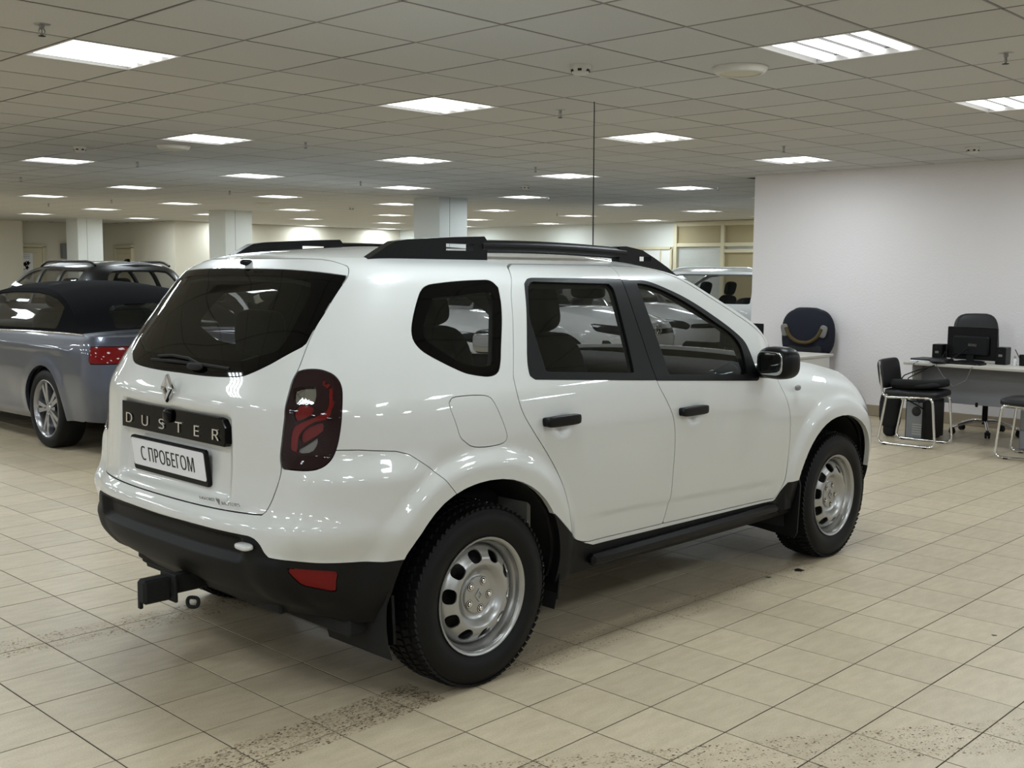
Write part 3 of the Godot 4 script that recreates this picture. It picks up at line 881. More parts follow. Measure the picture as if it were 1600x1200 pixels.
func wheel(car: Node3D, at: Vector3, s: int) -> void:
	var b := Basis(Vector3(1, 0, 0), Vector3(0, 0, s), Vector3(0, -s, 0))
	var t := Transform3D(b, at)
	var tyre := Geo.new().lathe([Vector2(0.205, -0.085), Vector2(0.235, -0.1), Vector2(0.275, -0.108), Vector2(0.315, -0.1), Vector2(0.33, -0.088), Vector2(0.336, -0.06), Vector2(0.337, 0.0), Vector2(0.336, 0.06), Vector2(0.332, 0.085), Vector2(0.322, 0.097), Vector2(0.31, 0.101), Vector2(0.308, 0.104), Vector2(0.275, 0.108), Vector2(0.25, 0.106), Vector2(0.246, 0.103), Vector2(0.235, 0.1), Vector2(0.218, 0.09), Vector2(0.205, 0.083)], 72, t)
	var w := obj("tyre", tyre, M.rubber, car)
	var rg := RandomNumberGenerator.new()
	rg.seed = 7
	var tread := Geo.new()
	for row in [[-0.088, 0.030, 76, 0.0], [-0.048, 0.032, 66, 0.5], [0.0, 0.034, 72, 0.2], [0.048, 0.032, 66, 0.7], [0.088, 0.030, 76, 0.4]]:
		for i in row[2]:
			var f: float = TAU * (i + row[3]) / row[2]
			var bt := t * Transform3D(Basis(Vector3.UP, f) * Basis(Vector3.RIGHT, 0.35 * signf(row[0])), Vector3.ZERO)
			tread.box(Vector3(0.338 if absf(row[0]) < 0.08 else 0.3295, row[0], 0), Vector3(0.009, row[1], 0.021), 0.0, bt)
	var tr := obj("tread", tread, M.rubber, w)
	tr.set_meta("kind", "stuff")
	var studs := Geo.new()
	for i in 70:
		var f := rg.randf() * TAU
		studs.box(Vector3(0.343, rg.randf_range(-0.09, 0.09), 0), Vector3(0.003, 0.003, 0.003), 0.0, t * Transform3D(Basis(Vector3.UP, f), Vector3.ZERO))
	obj("studs", studs, M.chrome, w).set_meta("kind", "stuff")
	t = t * Transform3D(Basis(), Vector3(0, 0.011, 0))
	at += Vector3(0, 0, 0.011 * s)
	var rim := Geo.new().lathe([Vector2(0.205, 0.07), Vector2(0.2125, 0.086), Vector2(0.2205, 0.088), Vector2(0.2215, 0.084), Vector2(0.2195, 0.0825), Vector2(0.2125, 0.083), Vector2(0.2085, 0.078), Vector2(0.205, 0.06), Vector2(0.2, 0.052), Vector2(0.1945, 0.046), Vector2(0.192, 0.03), Vector2(0.1895, 0.0), Vector2(0.185, -0.08)], 72, t)
	var rm := obj("wheel_rim", rim, M.steel_silver, w)
	# pressed steel disc with ten openings
	var prof := spline([[0.0, 0.036], [0.062, 0.036], [0.075, 0.03], [0.09, 0.036], [0.108, 0.055], [0.122, 0.064], [0.137, 0.062], [0.155, 0.05], [0.172, 0.036], [0.183, 0.022], [0.192, 0.0]])
	var disc := Geo.new()
	var nr := 30
	var na := 120
	for i in nr + 1:
		var r := 0.04 + 0.152 * i / nr
		for k in na + 1:
			var f := TAU * k / na
			var sl: float = (prof.call(r + 0.002) - prof.call(r - 0.002)) / 0.004
			disc.v(Vector3(cos(f) * r, prof.call(r) + 0.016, sin(f) * r), Vector3(-sl * cos(f), 1, -sl * sin(f)).normalized(), Vector2(cos(f) * r, sin(f) * r))
	for i in nr:
		for k in na:
			var a := i * (na + 1) + k
			disc.quad(a, a + 1, a + na + 2, a + na + 1)
	for k in 10:
		var f := TAU * (k + 0.25) / 10
		var o := PackedVector2Array()
		for q in ring(0.152, 0, 0.023, 0.028, 20, 2.6):
			q.y *= 1.0 + (q.x - 0.152) * 5.0
			o.append(q.rotated(f))
		disc = cut(disc, o, false, 0.0, 0.02)[1]
	var dd := Geo.new()
	dd.add(hem(disc, 0.006), t)
	obj("wheel_disc", dd, M.steel_silver, rm)
	obj("brake_drum", Geo.new().lathe([Vector2(0.0, 0.0), Vector2(0.13, 0.0), Vector2(0.135, -0.006), Vector2(0.15, -0.006), Vector2(0.152, -0.012), Vector2(0.168, -0.012), Vector2(0.17, -0.06)], 48, t), M.dark_iron, rm)
	obj("hub_cap", Geo.new().lathe([Vector2(0.0, 0.0605), Vector2(0.06, 0.0605), Vector2(0.068, 0.058), Vector2(0.07, 0.052), Vector2(0.07, 0.04)], 40, t), M.steel_silver, rm)
	for k in 5:
		var f := TAU * (k + 0.1) / 5
		var bt := t * Transform3D(Basis(), Vector3(cos(f) * 0.054, 0.060, sin(f) * 0.054))
		var nut := Geo.new().lathe([Vector2(0.014, 0.0), Vector2(0.0145, 0.002), Vector2(0.0115, 0.002), Vector2(0.0115, -0.001), Vector2(0.0095, -0.001)], 20, bt, false)
		nut.lathe([Vector2(0.0095, -0.001), Vector2(0.0095, 0.006), Vector2(0.007, 0.008), Vector2(0.004, 0.008), Vector2(0.004, 0.003), Vector2(0, 0.003)], 6, bt, false)
		obj("bolt_recess", Geo.new().lathe([Vector2(0.0165, 0.0), Vector2(0.0165, 0.0012), Vector2(0.0, 0.0012)], 20, bt, false), M.dark_iron, rm)
		obj("wheel_bolt", nut, M.chrome, rm)
	var lg := Geo.new()
	for k in 4:
		var a: Array = [Vector2(0, 0.025), Vector2(0.0205, 0), Vector2(0, -0.025), Vector2(-0.0205, 0)]
		var p: Vector2 = a[k]
		var q: Vector2 = a[(k + 1) % 4]
		lg.slab(PackedVector2Array([p, q, q * 0.55, p * 0.55]), 0, 0.005, Transform3D(Basis(Vector3(1, 0, 0), Vector3(0, 1, 0), Vector3(0, 0, s)), at + Vector3(0, 0, 0.0605 * s)))
	obj("emblem", lg, M.steel_silver, rm)

# ---------- the other cars: the same kind of skin with fewer panels ----------
func car_shape(kind: String) -> Dictionary:
	if kind == "cabriolet":
		return {"wk": [[0.15, 0.80], [0.3, 0.89], [0.55, 0.925], [0.8, 0.91], [0.92, 0.885], [0.98, 0.855], [1.05, 0.80], [1.2, 0.71], [1.3, 0.62], [1.345, 0.54]],
			"rk": [[0.15, -0.26], [0.28, -0.40], [0.42, -0.47], [0.52, -0.485], [0.7, -0.46], [0.9, -0.42], [0.985, -0.37]],
			"fk": [[0.15, 4.1], [0.4, 4.24], [0.7, 4.2], [0.95, 4.0]],
			"belt": [[-1, 0.975], [0.3, 0.985], [1.2, 0.97], [2.2, 0.95], [2.8, 0.94], [3.2, 0.92], [3.8, 0.82], [4.3, 0.70]],
			"roof": [[0, 0.985], [0.08, 0.99], [0.2, 1.03], [0.45, 1.155], [0.75, 1.255], [1.1, 1.32], [1.5, 1.345], [2.1, 1.335], [2.5, 1.26], [2.9, 1.09], [3.15, 0.93]],
			"low": [[-1, 0.30], [0.1, 0.28], [0.9, 0.22], [3.0, 0.19], [4.3, 0.2]], "n": 2.7, "xp": 3.3, "xf": 4.34, "nf": 2.4, "belt_y": 0.97, "low_y": 0.22, "upper": 0.36, "hatch": false, "fender0": 2.9, "fender1": 3.3, "ax": 0.66, "bx": 3.43, "wr": 0.335, "arch": 0.372, "scr": 2.3, "a1": 3.15, "r0": 0.08}
	return {"wk": [[0.2, 0.80], [0.35, 0.86], [0.55, 0.905], [0.78, 0.92], [0.95, 0.905], [1.02, 0.88], [1.1, 0.84], [1.3, 0.755], [1.45, 0.675], [1.52, 0.61], [1.56, 0.52]],
		"rk": [[0.2, -0.68], [0.4, -0.86], [0.6, -0.90], [0.8, -0.88], [0.95, -0.87], [1.05, -0.82], [1.2, -0.72], [1.4, -0.54], [1.5, -0.45], [1.56, -0.36]],
		"fk": [[0.2, 3.5], [0.5, 3.64], [0.8, 3.62], [1.0, 3.5]],
		"belt": [[-1, 1.02], [1.7, 1.0], [2.0, 1.0], [2.25, 1.03], [2.7, 1.0], [3.2, 0.93], [3.7, 0.82]],
		"roof": [[-0.5, 1.56], [1.1, 1.56], [1.4, 1.52], [1.7, 1.39], [2.0, 1.22], [2.25, 1.03]],
		"low": [[-1, 0.32], [0.5, 0.26], [3.7, 0.24]], "n": 3.0, "xp": 2.55, "xf": 3.62, "nf": 2.4, "belt_y": 1.0, "low_y": 0.28, "upper": 0.56, "hatch": true, "fender0": 1.95, "fender1": 2.3, "ax": 0.0, "bx": 2.75, "wr": 0.35, "arch": 0.40, "scr": 1.35, "a1": 2.25, "r0": -0.5}

func other_car(label: String, at: Vector3, turn: float, kind: String, paint: Material, opt: Dictionary) -> Node3D:
	var car := thing("parked_car", label, "car", at, turn)
	var c := car_shape(kind)
	var step: float = opt.get("step", 0.045)
	var ax: float = c.ax
	var bx: float = c.bx
	var relief := func(_U: float, q: Vector3) -> float:
		var d := 0.0
		for xc in [ax, bx]:
			var r := Vector2(q.x - xc, q.y - c.wr).length()
			d += 0.012 * (1.0 - smoothstep(c.arch, c.arch + 0.12, r))
		d += 0.012 * exp(-pow((q.y - 0.86) / 0.03, 2)) * smoothstep(0.1, 0.4, q.x)          # shoulder line
		d -= 0.02 * exp(-pow((q.y - 0.45) / 0.09, 2)) * smoothstep(ax + 0.4, ax + 0.8, q.x) * (1.0 - smoothstep(bx - 0.8, bx - 0.4, q.x))
		return d
	var g := skin(c, step, relief)
	var rest := g
	var rch := step * 2.5
	for xc in [ax, bx]: rest = cut(rest, ring(xc, c.wr, c.arch, c.arch, 40), true, 0.0, rch)[1]
	var r: Array
	r = cut(rest, PackedVector2Array([Vector2(-1, opt.get("skirt", 0.36)), Vector2(12, opt.get("skirt", 0.36) - 0.02), Vector2(12, 0), Vector2(-1, 0)]), false, 0.0, rch)
	obj("lower_trim", mirrored(hem(r[0], 0.03), true), opt.get("skirt_mat", M.black_plastic), car)
	rest = r[1]
	var um: float = c.Umax
	var Lq: float = c.Lq
	# lamps
	var lamps: Array = opt.get("tail", [0.52, 0.95, 0.98, 0.96, 1.02, 0.86, 0.98, 0.80, 0.60, 0.82, 0.50, 0.87])
	r = cut(rest, curve(lamps, false), false, 0.003, rch)
	var tl := hem(moved(r[0], 0.004), 0.03)
	obj("tail_lamp", tl, M.red_lens, car); obj("tail_lamp", mirrored(tl), M.red_lens, car)
	rest = r[1]
	r = cut(rest, PackedVector2Array([Vector2(um - 1.05, 0.87), Vector2(um - 0.62, 0.83), Vector2(um - 0.50, 0.77), Vector2(um - 0.56, 0.72), Vector2(um - 0.95, 0.78)]), false, 0.003, rch)
	var hl := hem(moved(r[0], 0.004), 0.03)
	obj("headlamp", hl, M.dark_lamp, car); obj("headlamp", mirrored(hl), M.dark_lamp, car)
	rest = r[1]
	r = cut(rest, PackedVector2Array([Vector2(um - 0.51, 0.80), Vector2(um + 0.3, 0.80), Vector2(um + 0.3, 0.73), Vector2(um - 0.51, 0.74)]), false, 0.002, rch)
	obj("grille_bar", mirrored(hem(moved(r[0], 0.002), 0.03), true), M.black_gloss, car)
	rest = r[1]
	r = cut(rest, PackedVector2Array([Vector2(um - 0.62, 0.56), Vector2(um + 0.3, 0.50), Vector2(um + 0.3, 0.36), Vector2(um - 0.66, 0.37)]), false, 0.002, rch)
	obj("air_intake", mirrored(hem(moved(r[0], -0.02), 0.03), true), M.black_plastic, car)
	rest = r[1]
	r = cut(rest, PackedVector2Array([Vector2(um - 0.86, 0.66), Vector2(um - 0.74, 0.66), Vector2(um - 0.76, 0.42), Vector2(um - 0.84, 0.42)]), false, 0.002, rch)
	var vent := hem(moved(r[0], -0.02), 0.03)
	obj("air_intake", vent, M.black_plastic, car); obj("air_intake", mirrored(vent), M.black_plastic, car)
	rest = r[1]
	# side windows
	var top := spline(c.roof)
	var low := spline(c.belt)
	var top_mat: Material = opt.get("top_mat", paint)
	for w in opt.windows:
		var poly := PackedVector2Array()
		for i in 9:
			var x := lerpf(w[0], w[1], i / 8.0)
			poly.append(Vector2(x, low.call(x) + 0.035))
		for i in 9:
			var x := lerpf(w[3], w[2], i / 8.0)
			poly.append(Vector2(x, maxf(top.call(x) - w[4], low.call(x) + 0.05)))
		r = cut(rest, poly, true, 0.0, rch)
		rest = r[1]
		var pane := moved(r[0], -0.004)
		obj("window_pane", pane, M.tinted_glass, car); obj("window_pane", mirrored(pane), M.tinted_glass, car)
	var crown := func(x: float) -> float: return 0.055 * smoothstep(c.r0, c.r0 + 0.5, x) * (1.0 - smoothstep(c.scr, c.a1, x)) + 0.012
	var bow := func(x: float) -> float: return 0.18 * smoothstep(c.scr - 0.4, c.scr + 0.3, x) * (1.0 - smoothstep(c.a1, c.xf - 0.2, x))
	if kind == "cabriolet":
		# fabric hood: everything above the waist up to the windscreen frame
		var poly := PackedVector2Array()
		for i in 12:
			var x := lerpf(0.05, 2.45, i / 11.0)
			poly.append(Vector2(x, low.call(x) + 0.006))
		poly.append(Vector2(2.45, 1.5)); poly.append(Vector2(0.05, 1.5))
		r = cut(rest, poly, true, 0.0, rch)
		rest = r[1]
		var roof := span(g, c, 0.08, 2.45, crown, bow, 14)
		var back := curve([0.16, -0.50, 0.17, 0.50, 0.42, 0.44, 0.47, 0.40, 0.47, -0.40, 0.42, -0.44])
		var b := cut(roof, back, false, 0.0, 0.2)
		var fab := mirrored(hem(r[0], 0.02), true)
		fab.add(b[1])
		var hood := obj("soft_top" if not opt.has("hood_mat") else "roof", fab, opt.get("hood_mat", M.black_fabric), car)
		obj("rear_screen", moved(b[0], -0.004), M.tinted_glass, hood)
		var trunk := span(g, c, -0.6, 0.09, func(_x: float) -> float: return 0.03, func(_x: float) -> float: return 0.0, 14)
		obj("boot_lid", trunk, paint, car)
		var strip := []
		for i in 26:
			var x := lerpf(0.02, 2.9, i / 25.0)
			strip.append(Vector3(x, low.call(x) + 0.004, spline(c.wk).call(low.call(x)) + 0.002))
		var tb := Geo.new().tube(strip, 0.009, 8)
		obj("waist_trim", tb, M.chrome, car); obj("waist_trim", mirrored(tb), M.chrome, car)
		obj("windscreen", span(g, c, 2.44, c.a1, crown, bow), M.tinted_glass, car)
	else:
		r = cut(rest, curve([-0.3, 1.09, 0.3, 1.09, 0.56, 1.12, 0.62, 1.2, 0.62, 1.42, 0.57, 1.485, 0.4, 1.5, -0.3, 1.505]), false, 0.002, rch)
		obj("rear_screen", mirrored(moved(r[0], -0.002), true), M.tinted_glass, car)
		rest = r[1]
		obj("roof", hem(span(g, c, -0.6, 1.42, crown, bow, 12), 0.02), top_mat, car)
		obj("windscreen", span(g, c, 1.4, c.a1, crown, bow), M.tinted_glass, car)
	obj("bonnet", span(g, c, c.a1, c.xf, func(_x: float) -> float: return 0.05, bow, 12), paint, car)
	obj("body_shell", mirrored(hem(rest, 0.03), true), paint, car)
	# dark cabin lining
	var c2 := car_shape(kind)
	var lin := skin(c2, 0.09)
	lin = cut(lin, PackedVector2Array([Vector2(-2, c.belt_y - 0.02), Vector2(9, c.belt_y - 0.02), Vector2(9, 2), Vector2(-2, 2)]), false, 0.0, 0.3)[1]
	for xc in [ax, bx]: lin = cut(lin, ring(xc, c.wr, c.arch, c.arch, 24), true, 0.0, 0.3)[1]
	obj("inner_trim", mirrored(moved(lin, -0.05), true), M.inner_trim, car)
	obj("floor_pan", Geo.new().box(Vector3((ax + bx) / 2, 0.30, 0), Vector3(bx + 0.5, 0.06, 1.4), 0.01), M.black_matt, car)
	for z in [0.37, -0.37]:
		seat(car, Vector3(ax + 1.05 if kind != "cabriolet" else 1.75, 0.32, z), 0.28, true)
	var bench := Geo.new().cushion(Vector3(ax + (0.05 if kind != "cabriolet" else 0.35), 0.80, 0), Vector3(0.1, 0.34, 0.6), 0.35)
	obj("rear_seat", bench, M.seat_cloth, car)
	obj("dashboard", Geo.new().cushion(Vector3(c.a1 - 0.3, 0.88, 0), Vector3(0.28, 0.12, 0.72), 0.4), M.inner_trim, car)
	for xc in [ax, bx]:
		for s in [1, -1]: alloy(car, Vector3(xc, c.wr, 0.80 * s), s, c.wr, opt.get("rim", M.alloy))
	for s in [1, -1]:
		var m := Geo.new().cushion(Vector3(c.a1 - 0.42, c.belt_y + 0.08, 0.98 * s), Vector3(0.075, 0.065, 0.1), 0.6)
		m.tube([Vector3(c.a1 - 0.42, c.belt_y + 0.03, 0.84 * s), Vector3(c.a1 - 0.42, c.belt_y + 0.05, 0.95 * s)], 0.025, 8)
		obj("door_mirror", m, M.black_gloss if opt.get("dark_mirror", false) else paint, car)
	if opt.get("rails", false):
		for s in [1, -1]:
			var path := []
			for i in 15:
				var x := lerpf(-0.25, 1.5, i / 14.0)
				path.append(Vector3(x, top.call(x) + 0.055 * minf(1.0, 3.2 * sin(PI * i / 14.0)), 0.53 * s))
			obj("roof_rail", Geo.new().tube(path, 0.017, 8), opt.get("rail_mat", M.black_satin), car)
	if opt.get("fin", false):
		var fin := Geo.new().slab(PackedVector2Array([Vector2(-0.09, 0), Vector2(0.10, 0), Vector2(-0.03, 0.06), Vector2(-0.07, 0.06)]), -0.018, 0.018, Transform3D(Basis(), Vector3(-0.05, 1.595, 0)), 0.0)
		obj("antenna_fin", fin, M.black_gloss, car)
	if opt.get("badge", false):
		# round badge: a ring with a V above a W
		var bt := Transform3D(Basis(Vector3(0, 0, -1), Vector3(0, 1, 0), Vector3(1, 0, 0)), Vector3(c.xf - 0.005, 0.785, 0))
		var bg := Geo.new()
		var rp := []
		for i in 32: rp.append(bt * Vector3(cos(TAU * i / 32) * 0.07, sin(TAU * i / 32) * 0.07, 0.012))
		bg.tube(rp, 0.006, 8, 0.0, true)
		for seg in [[-0.032, 0.06, 0.0, 0.008], [0.032, 0.06, 0.0, 0.008], [-0.06, 0.03, -0.028, -0.058], [-0.028, -0.058, 0.0, 0.0], [0.0, 0.0, 0.028, -0.058], [0.028, -0.058, 0.06, 0.03]]:
			bg.tube([bt * Vector3(seg[0], seg[1], 0.012), bt * Vector3(seg[2], seg[3], 0.012)], 0.006, 6)
		obj("badge", bg, M.chrome, car)
	return car

func alloy(car: Node3D, at: Vector3, s: int, wr: float, rim_mat: Material) -> void:
	var t := Transform3D(Basis(Vector3(1, 0, 0), Vector3(0, 0, s), Vector3(0, -s, 0)), at)
	var rr := wr - 0.095
	var w := obj("tyre", Geo.new().lathe([Vector2(rr, -0.1), Vector2(rr + 0.04, -0.115), Vector2(wr - 0.015, -0.108), Vector2(wr, -0.09), Vector2(wr, 0.09), Vector2(wr - 0.012, 0.108), Vector2(rr + 0.045, 0.117), Vector2(rr + 0.01, 0.11), Vector2(rr, 0.1)], 48, t), M.rubber, car)
	var rim := Geo.new().lathe([Vector2(rr - 0.004, 0.08), Vector2(rr + 0.008, 0.108), Vector2(rr + 0.002, 0.11), Vector2(rr - 0.012, 0.098), Vector2(rr - 0.02, 0.06), Vector2(rr - 0.03, -0.08)], 48, t)
	rim.lathe([Vector2(0, 0.088), Vector2(0.03, 0.088), Vector2(0.035, 0.08), Vector2(0.06, 0.078), Vector2(0.07, 0.06)], 24, t)
	for k in 5:
		for d in [-0.17, 0.17]:
			var f: float = TAU * k / 5.0 + d
			var q := Geo.new().slab(PackedVector2Array([Vector2(0.045, -0.016), Vector2(rr - 0.01, -0.021), Vector2(rr - 0.01, 0.021), Vector2(0.045, 0.016)]), 0.03, 0.075, Transform3D(Basis(Vector3(cos(f), 0, sin(f)), Vector3(-sin(f), 0, cos(f)), Vector3(0, 1, 0)), Vector3.ZERO), 0.006)
			rim.add(q, t * Transform3D(Basis(), Vector3(0, 0.012, 0)))
	obj("wheel_rim", rim, rim_mat, w)
	obj("brake_disc", Geo.new().lathe([Vector2(0, 0.0), Vector2(rr * 0.72, 0.0), Vector2(rr * 0.74, -0.02)], 32, t), M.dark_iron, w)

func make_other_cars() -> void:
	var suvw := [[-0.10, 0.42, -0.16, 0.42, 0.06], [0.5, 1.02, 0.5, 1.06, 0.055], [1.10, 2.0, 1.14, 1.98, 0.05]]
	other_car("silver-grey two-door convertible with a black fabric hood, its tail next to the white estate", Vector3(2.075, 0, -4.96), PI / 2, "cabriolet", M.silver_paint, {"step": 0.03, "skirt": 0.24, "skirt_mat": M.silver_paint, "windows": [[0.60, 2.80, 0.66, 2.75, 0.035]], "tail": [0.50, 0.905, 0.60, 0.91, 0.995, 0.905, 1.0, 0.765, 0.72, 0.77, 0.6, 0.80, 0.52, 0.86]})
	other_car("dark grey estate with roof rails and a fin antenna behind the silver convertible", Vector3(4.42, 0, -10.6), PI / 2, "suv", M.dark_paint, {"windows": suvw, "rails": true, "fin": true, "step": 0.04})
	other_car("low white coupe seen through the rear screen of the estate, beside the silver convertible", Vector3(4.25, 0, -8.95), -PI / 2, "cabriolet", M.white_paint, {"windows": [[0.60, 2.80, 0.66, 2.75, 0.035]], "hood_mat": M.white_paint, "skirt": 0.24, "tail": [0.50, 0.905, 0.60, 0.91, 0.995, 0.905, 1.0, 0.765, 0.72, 0.77, 0.6, 0.80, 0.52, 0.86]})
	other_car("white car with a dark lamp strip seen through the rear door window of the estate", Vector3(6.3, 0, -8.4), -PI / 2, "suv", M.white_paint, {"windows": suvw, "dark_mirror": true})
	other_car("white car with a round badge on a dark strip, seen through the front door window", Vector3(8.85, 0, -8.5), -PI / 2, "suv", M.white_paint, {"windows": suvw, "badge": true, "top_mat": M.black_gloss})
	other_car("white car with dark slanted headlamps at the right of the one with the round badge", Vector3(10.85, 0, -8.95), -PI / 2, "suv", M.white_paint, {"windows": suvw, "dark_mirror": true, "top_mat": M.black_gloss})
	other_car("white sport utility car with long dark side windows half behind the partition wall", Vector3(12.97, 0, -5.87), PI / 2, "suv", M.white_paint, {"windows": [[-0.32, 2.0, -0.27, 1.98, 0.05]], "rails": true, "rail_mat": M.white_paint})

# ---------- the hall ----------
const HC := 2.659
const CAM := Vector3(-2.7898, 1.5333, 3.7065)
var cam_inv := Transform3D()

func seen(q: Vector3) -> bool:
	var v := cam_inv * q
	if v.z > -0.3: return false
	return absf(v.x / -v.z) < 0.52 and absf(v.y / -v.z) < 0.40

func in_hall(x: float, z: float) -> bool:
	if z < -24.2: return false
	if x > 10.7 and z < -20.5: return false
	if x > 8.5 and z > -3.28: return false
	return true

func make_hall() -> void:
	# floor: a grout bed with tiles laid on it
	var bed := structure("floor", Geo.new().box(Vector3(4.35, -0.1017, -7.5), Vector3(26.9, 0.2, 34.4), 0), M.grout, "beige stone-look floor tiles laid in a straight grid", "floor")
	var px := 0.307
	var pz := 0.3085
	var spots := []
	for i in range(-30, 60):
		for j in range(-84, 28):
			var q := Vector3(-0.03 + (i + 0.5) * px, 0, 1.14 + (j + 0.5) * pz)
			if not in_hall(q.x, q.z) or q.x > 17.5 or q.x < -8.9 or q.z > 9.2: continue
			spots.append(q)
	var near := []
	var far := []
	for q in spots:
		if seen(q) and q.distance_to(CAM) < 9.5: near.append(q)
		else: far.append(q)
	near.sort_custom(func(a, b): return a.distance_squared_to(CAM) < b.distance_squared_to(CAM))
	while near.size() > 300: far.append(near.pop_back())
	var tile := Geo.new()
	var hx := px / 2 - 0.0026
	var hz := pz / 2 - 0.0026
	var e := 0.0005
	tile.flat4(Vector3(-hx + e, 0, -hz + e), Vector3(hx - e, 0, -hz + e), Vector3(hx - e, 0, hz - e), Vector3(-hx + e, 0, hz - e), Vector3.UP)
	for k in 4:
		var b := Basis(Vector3.UP, PI / 2 * k)
		var u := hx if k % 2 == 0 else hz
		var w := hz if k % 2 == 0 else hx
		tile.flat4(b * Vector3(-u + e, 0, w - e), b * Vector3(u - e, 0, w - e), b * Vector3(u, -e, w), b * Vector3(-u, -e, w), b * Vector3(0, 1, 1))
		tile.flat4(b * Vector3(-u, -e, w), b * Vector3(u, -e, w), b * Vector3(u, -0.008, w), b * Vector3(-u, -0.008, w), b * Vector3(0, 0, 1))
	var tm := []
	for k in 4: tm.append(mesh_of(tile, M["tile_%d" % k]))
	var rg := RandomNumberGenerator.new()
	rg.seed = 11
	for q in near:
		var o := put("floor_tile", tm[rg.randi() % 4], bed)
		o.position = q + Vector3(0, rg.randf_range(-0.0004, 0.0003), 0)
	for k in 4:
		var mm := MultiMesh.new()
		mm.transform_format = MultiMesh.TRANSFORM_3D
		mm.mesh = tm[k]
		var mine := []
		for i in far.size():
			if (i * 7 + i / 5) % 4 == k: mine.append(far[i])
		mm.instance_count = mine.size()
		for i in mine.size(): mm.set_instance_transform(i, Transform3D(Basis(), mine[i]))
		var mi := MultiMeshInstance3D.new()
		mi.multimesh = mm
		mi.name = "floor_tiles"
		mi.set_meta("kind", "stuff")
		bed.add_child(mi, true)
	# ceiling: panels over a grid of bars
	var cl := structure("ceiling", Geo.new().box(Vector3(4.35, HC + 0.14, -7.5), Vector3(26.9, 0.2, 34.4), 0), M.ceiling_void, "suspended ceiling of pale square panels on a metal grid", "ceiling")
	var cells := []
	for i in range(-15, 30):
		for j in range(-42, 15):
			var q := Vector3(0.02 + i * 0.6, HC, 0.95 + j * 0.6)
			if not in_hall(q.x, q.z) or q.x > 17.7 or q.x < -8.9 or q.z > 9.2: continue
			if i % 4 == 0 and j % 5 == 0: continue
			cells.append(q)
	var cn := []
	var cf := []
	for q in cells:
		if seen(q): cn.append(q)
		else: cf.append(q)
	cn.sort_custom(func(a, b): return a.distance_squared_to(CAM) < b.distance_squared_to(CAM))
	while cn.size() > 300: cf.append(cn.pop_back())
	var pm := []
	for k in 3:
		var pg := Geo.new().box(Vector3(0, 0.008, 0), Vector3(0.588, 0.016, 0.588), 0.003)
		pm.append(mesh_of(pg, M["panel_%d" % k]))
	for q in cn:
		var o := put("ceiling_panel", pm[rg.randi() % 3], cl)
		o.position = q + Vector3(0, rg.randf_range(0.0, 0.0015), 0)
	var mm2 := MultiMesh.new()
	mm2.transform_format = MultiMesh.TRANSFORM_3D
	mm2.mesh = pm[0]
	mm2.instance_count = cf.size()
	for i in cf.size(): mm2.set_instance_transform(i, Transform3D(Basis(), cf[i]))
	var mi2 := MultiMeshInstance3D.new()
	mi2.multimesh = mm2
	mi2.name = "ceiling_panels"
	mi2.set_meta("kind", "stuff")
	cl.add_child(mi2, true)
	for i in range(-15, 30):
		var x := 0.32 + i * 0.6
		var z1 := 9.2 if x < 8.45 else -3.3
		var z0 := -24.2 if x < 10.7 else -20.5
		if x < -8.9 or x > 17.6: continue
		obj("grid_bar", Geo.new().box(Vector3(x, HC + 0.006, (z0 + z1) / 2), Vector3(0.012, 0.012, z1 - z0), 0.0), M.grid_metal, cl)
	for j in range(-42, 15):
		var z := 0.65 + j * 0.6
		if z < -24.2 or z > 9.2: continue
		var x1 := 17.65 if z < -3.3 and z > -20.5 else (10.7 if z <= -20.5 else 8.45)
		obj("grid_bar", Geo.new().box(Vector3((x1 - 8.9) / 2, HC + 0.006, z), Vector3(x1 + 8.9, 0.012, 0.012), 0.0), M.grid_metal, cl)
	# walls
	var H := HC + 0.05
	structure("wall_right", Geo.new().box(Vector3(8.6, H / 2, 3.06), Vector3(0.2, H, 12.68), 0.004), M.plaster, "white plaster partition wall behind the desks", "wall")
	structure("wall_back", Geo.new().box(Vector3(17.8, H / 2, -8.5), Vector3(0.2, H, 24.4), 0), M.plaster_cool, "white far end wall of the hall", "wall")
	structure("wall_left", Geo.new().box(Vector3(14.25, H / 2, -20.6), Vector3(7.1, H, 0.2), 0), M.plaster_warm, "warm white side wall at the far left", "wall")
	structure("wall_recess", Geo.new().box(Vector3(0.9, H / 2, -24.4), Vector3(19.8, H, 0.2), 0), M.plaster_warm, "warm white wall with two cream doors at the far left", "wall")
	structure("trim_1", Geo.new().box(Vector3(7.2, H / 2, -24.1), Vector3(2.6, H, 0.4), 0), M.plaster_warm, "projecting plaster pier beside the door with the poster", "wall pier")
	structure("trim_2", Geo.new().box(Vector3(10.74, H / 2, -22.52), Vector3(0.1, H, 3.98), 0), M.plaster_warm, "short return of the side wall", "wall")
	structure("wall_front", Geo.new().box(Vector3(-9.0, H / 2, -7.5), Vector3(0.2, H, 34.4), 0), M.plaster, "plain white wall behind the photographer's left", "wall")
	structure("wall_near", Geo.new().box(Vector3(0, H / 2, 9.35), Vector3(18, H, 0.2), 0), M.plaster, "plain white wall behind the photographer", "wall")
	structure("baseboard_right", Geo.new().box(Vector3(8.492, 0.06, 3.06), Vector3(0.018, 0.12, 12.66), 0.004), M.skirting, "beige tiled skirting along the partition wall", "skirting")
	structure("baseboard_back", Geo.new().box(Vector3(17.69, 0.05, -11.9), Vector3(0.02, 0.1, 17.2), 0.003), M.skirting, "beige skirting along the far end wall", "skirting")
	var col_labels := ["white square column nearest, rising behind the roof rails of the white estate", "second white square column, between the estate and the dark grey car", "third white square column farthest left, above the dark grey car"]
	var cz := [-9.05, -15.17, -21.2]
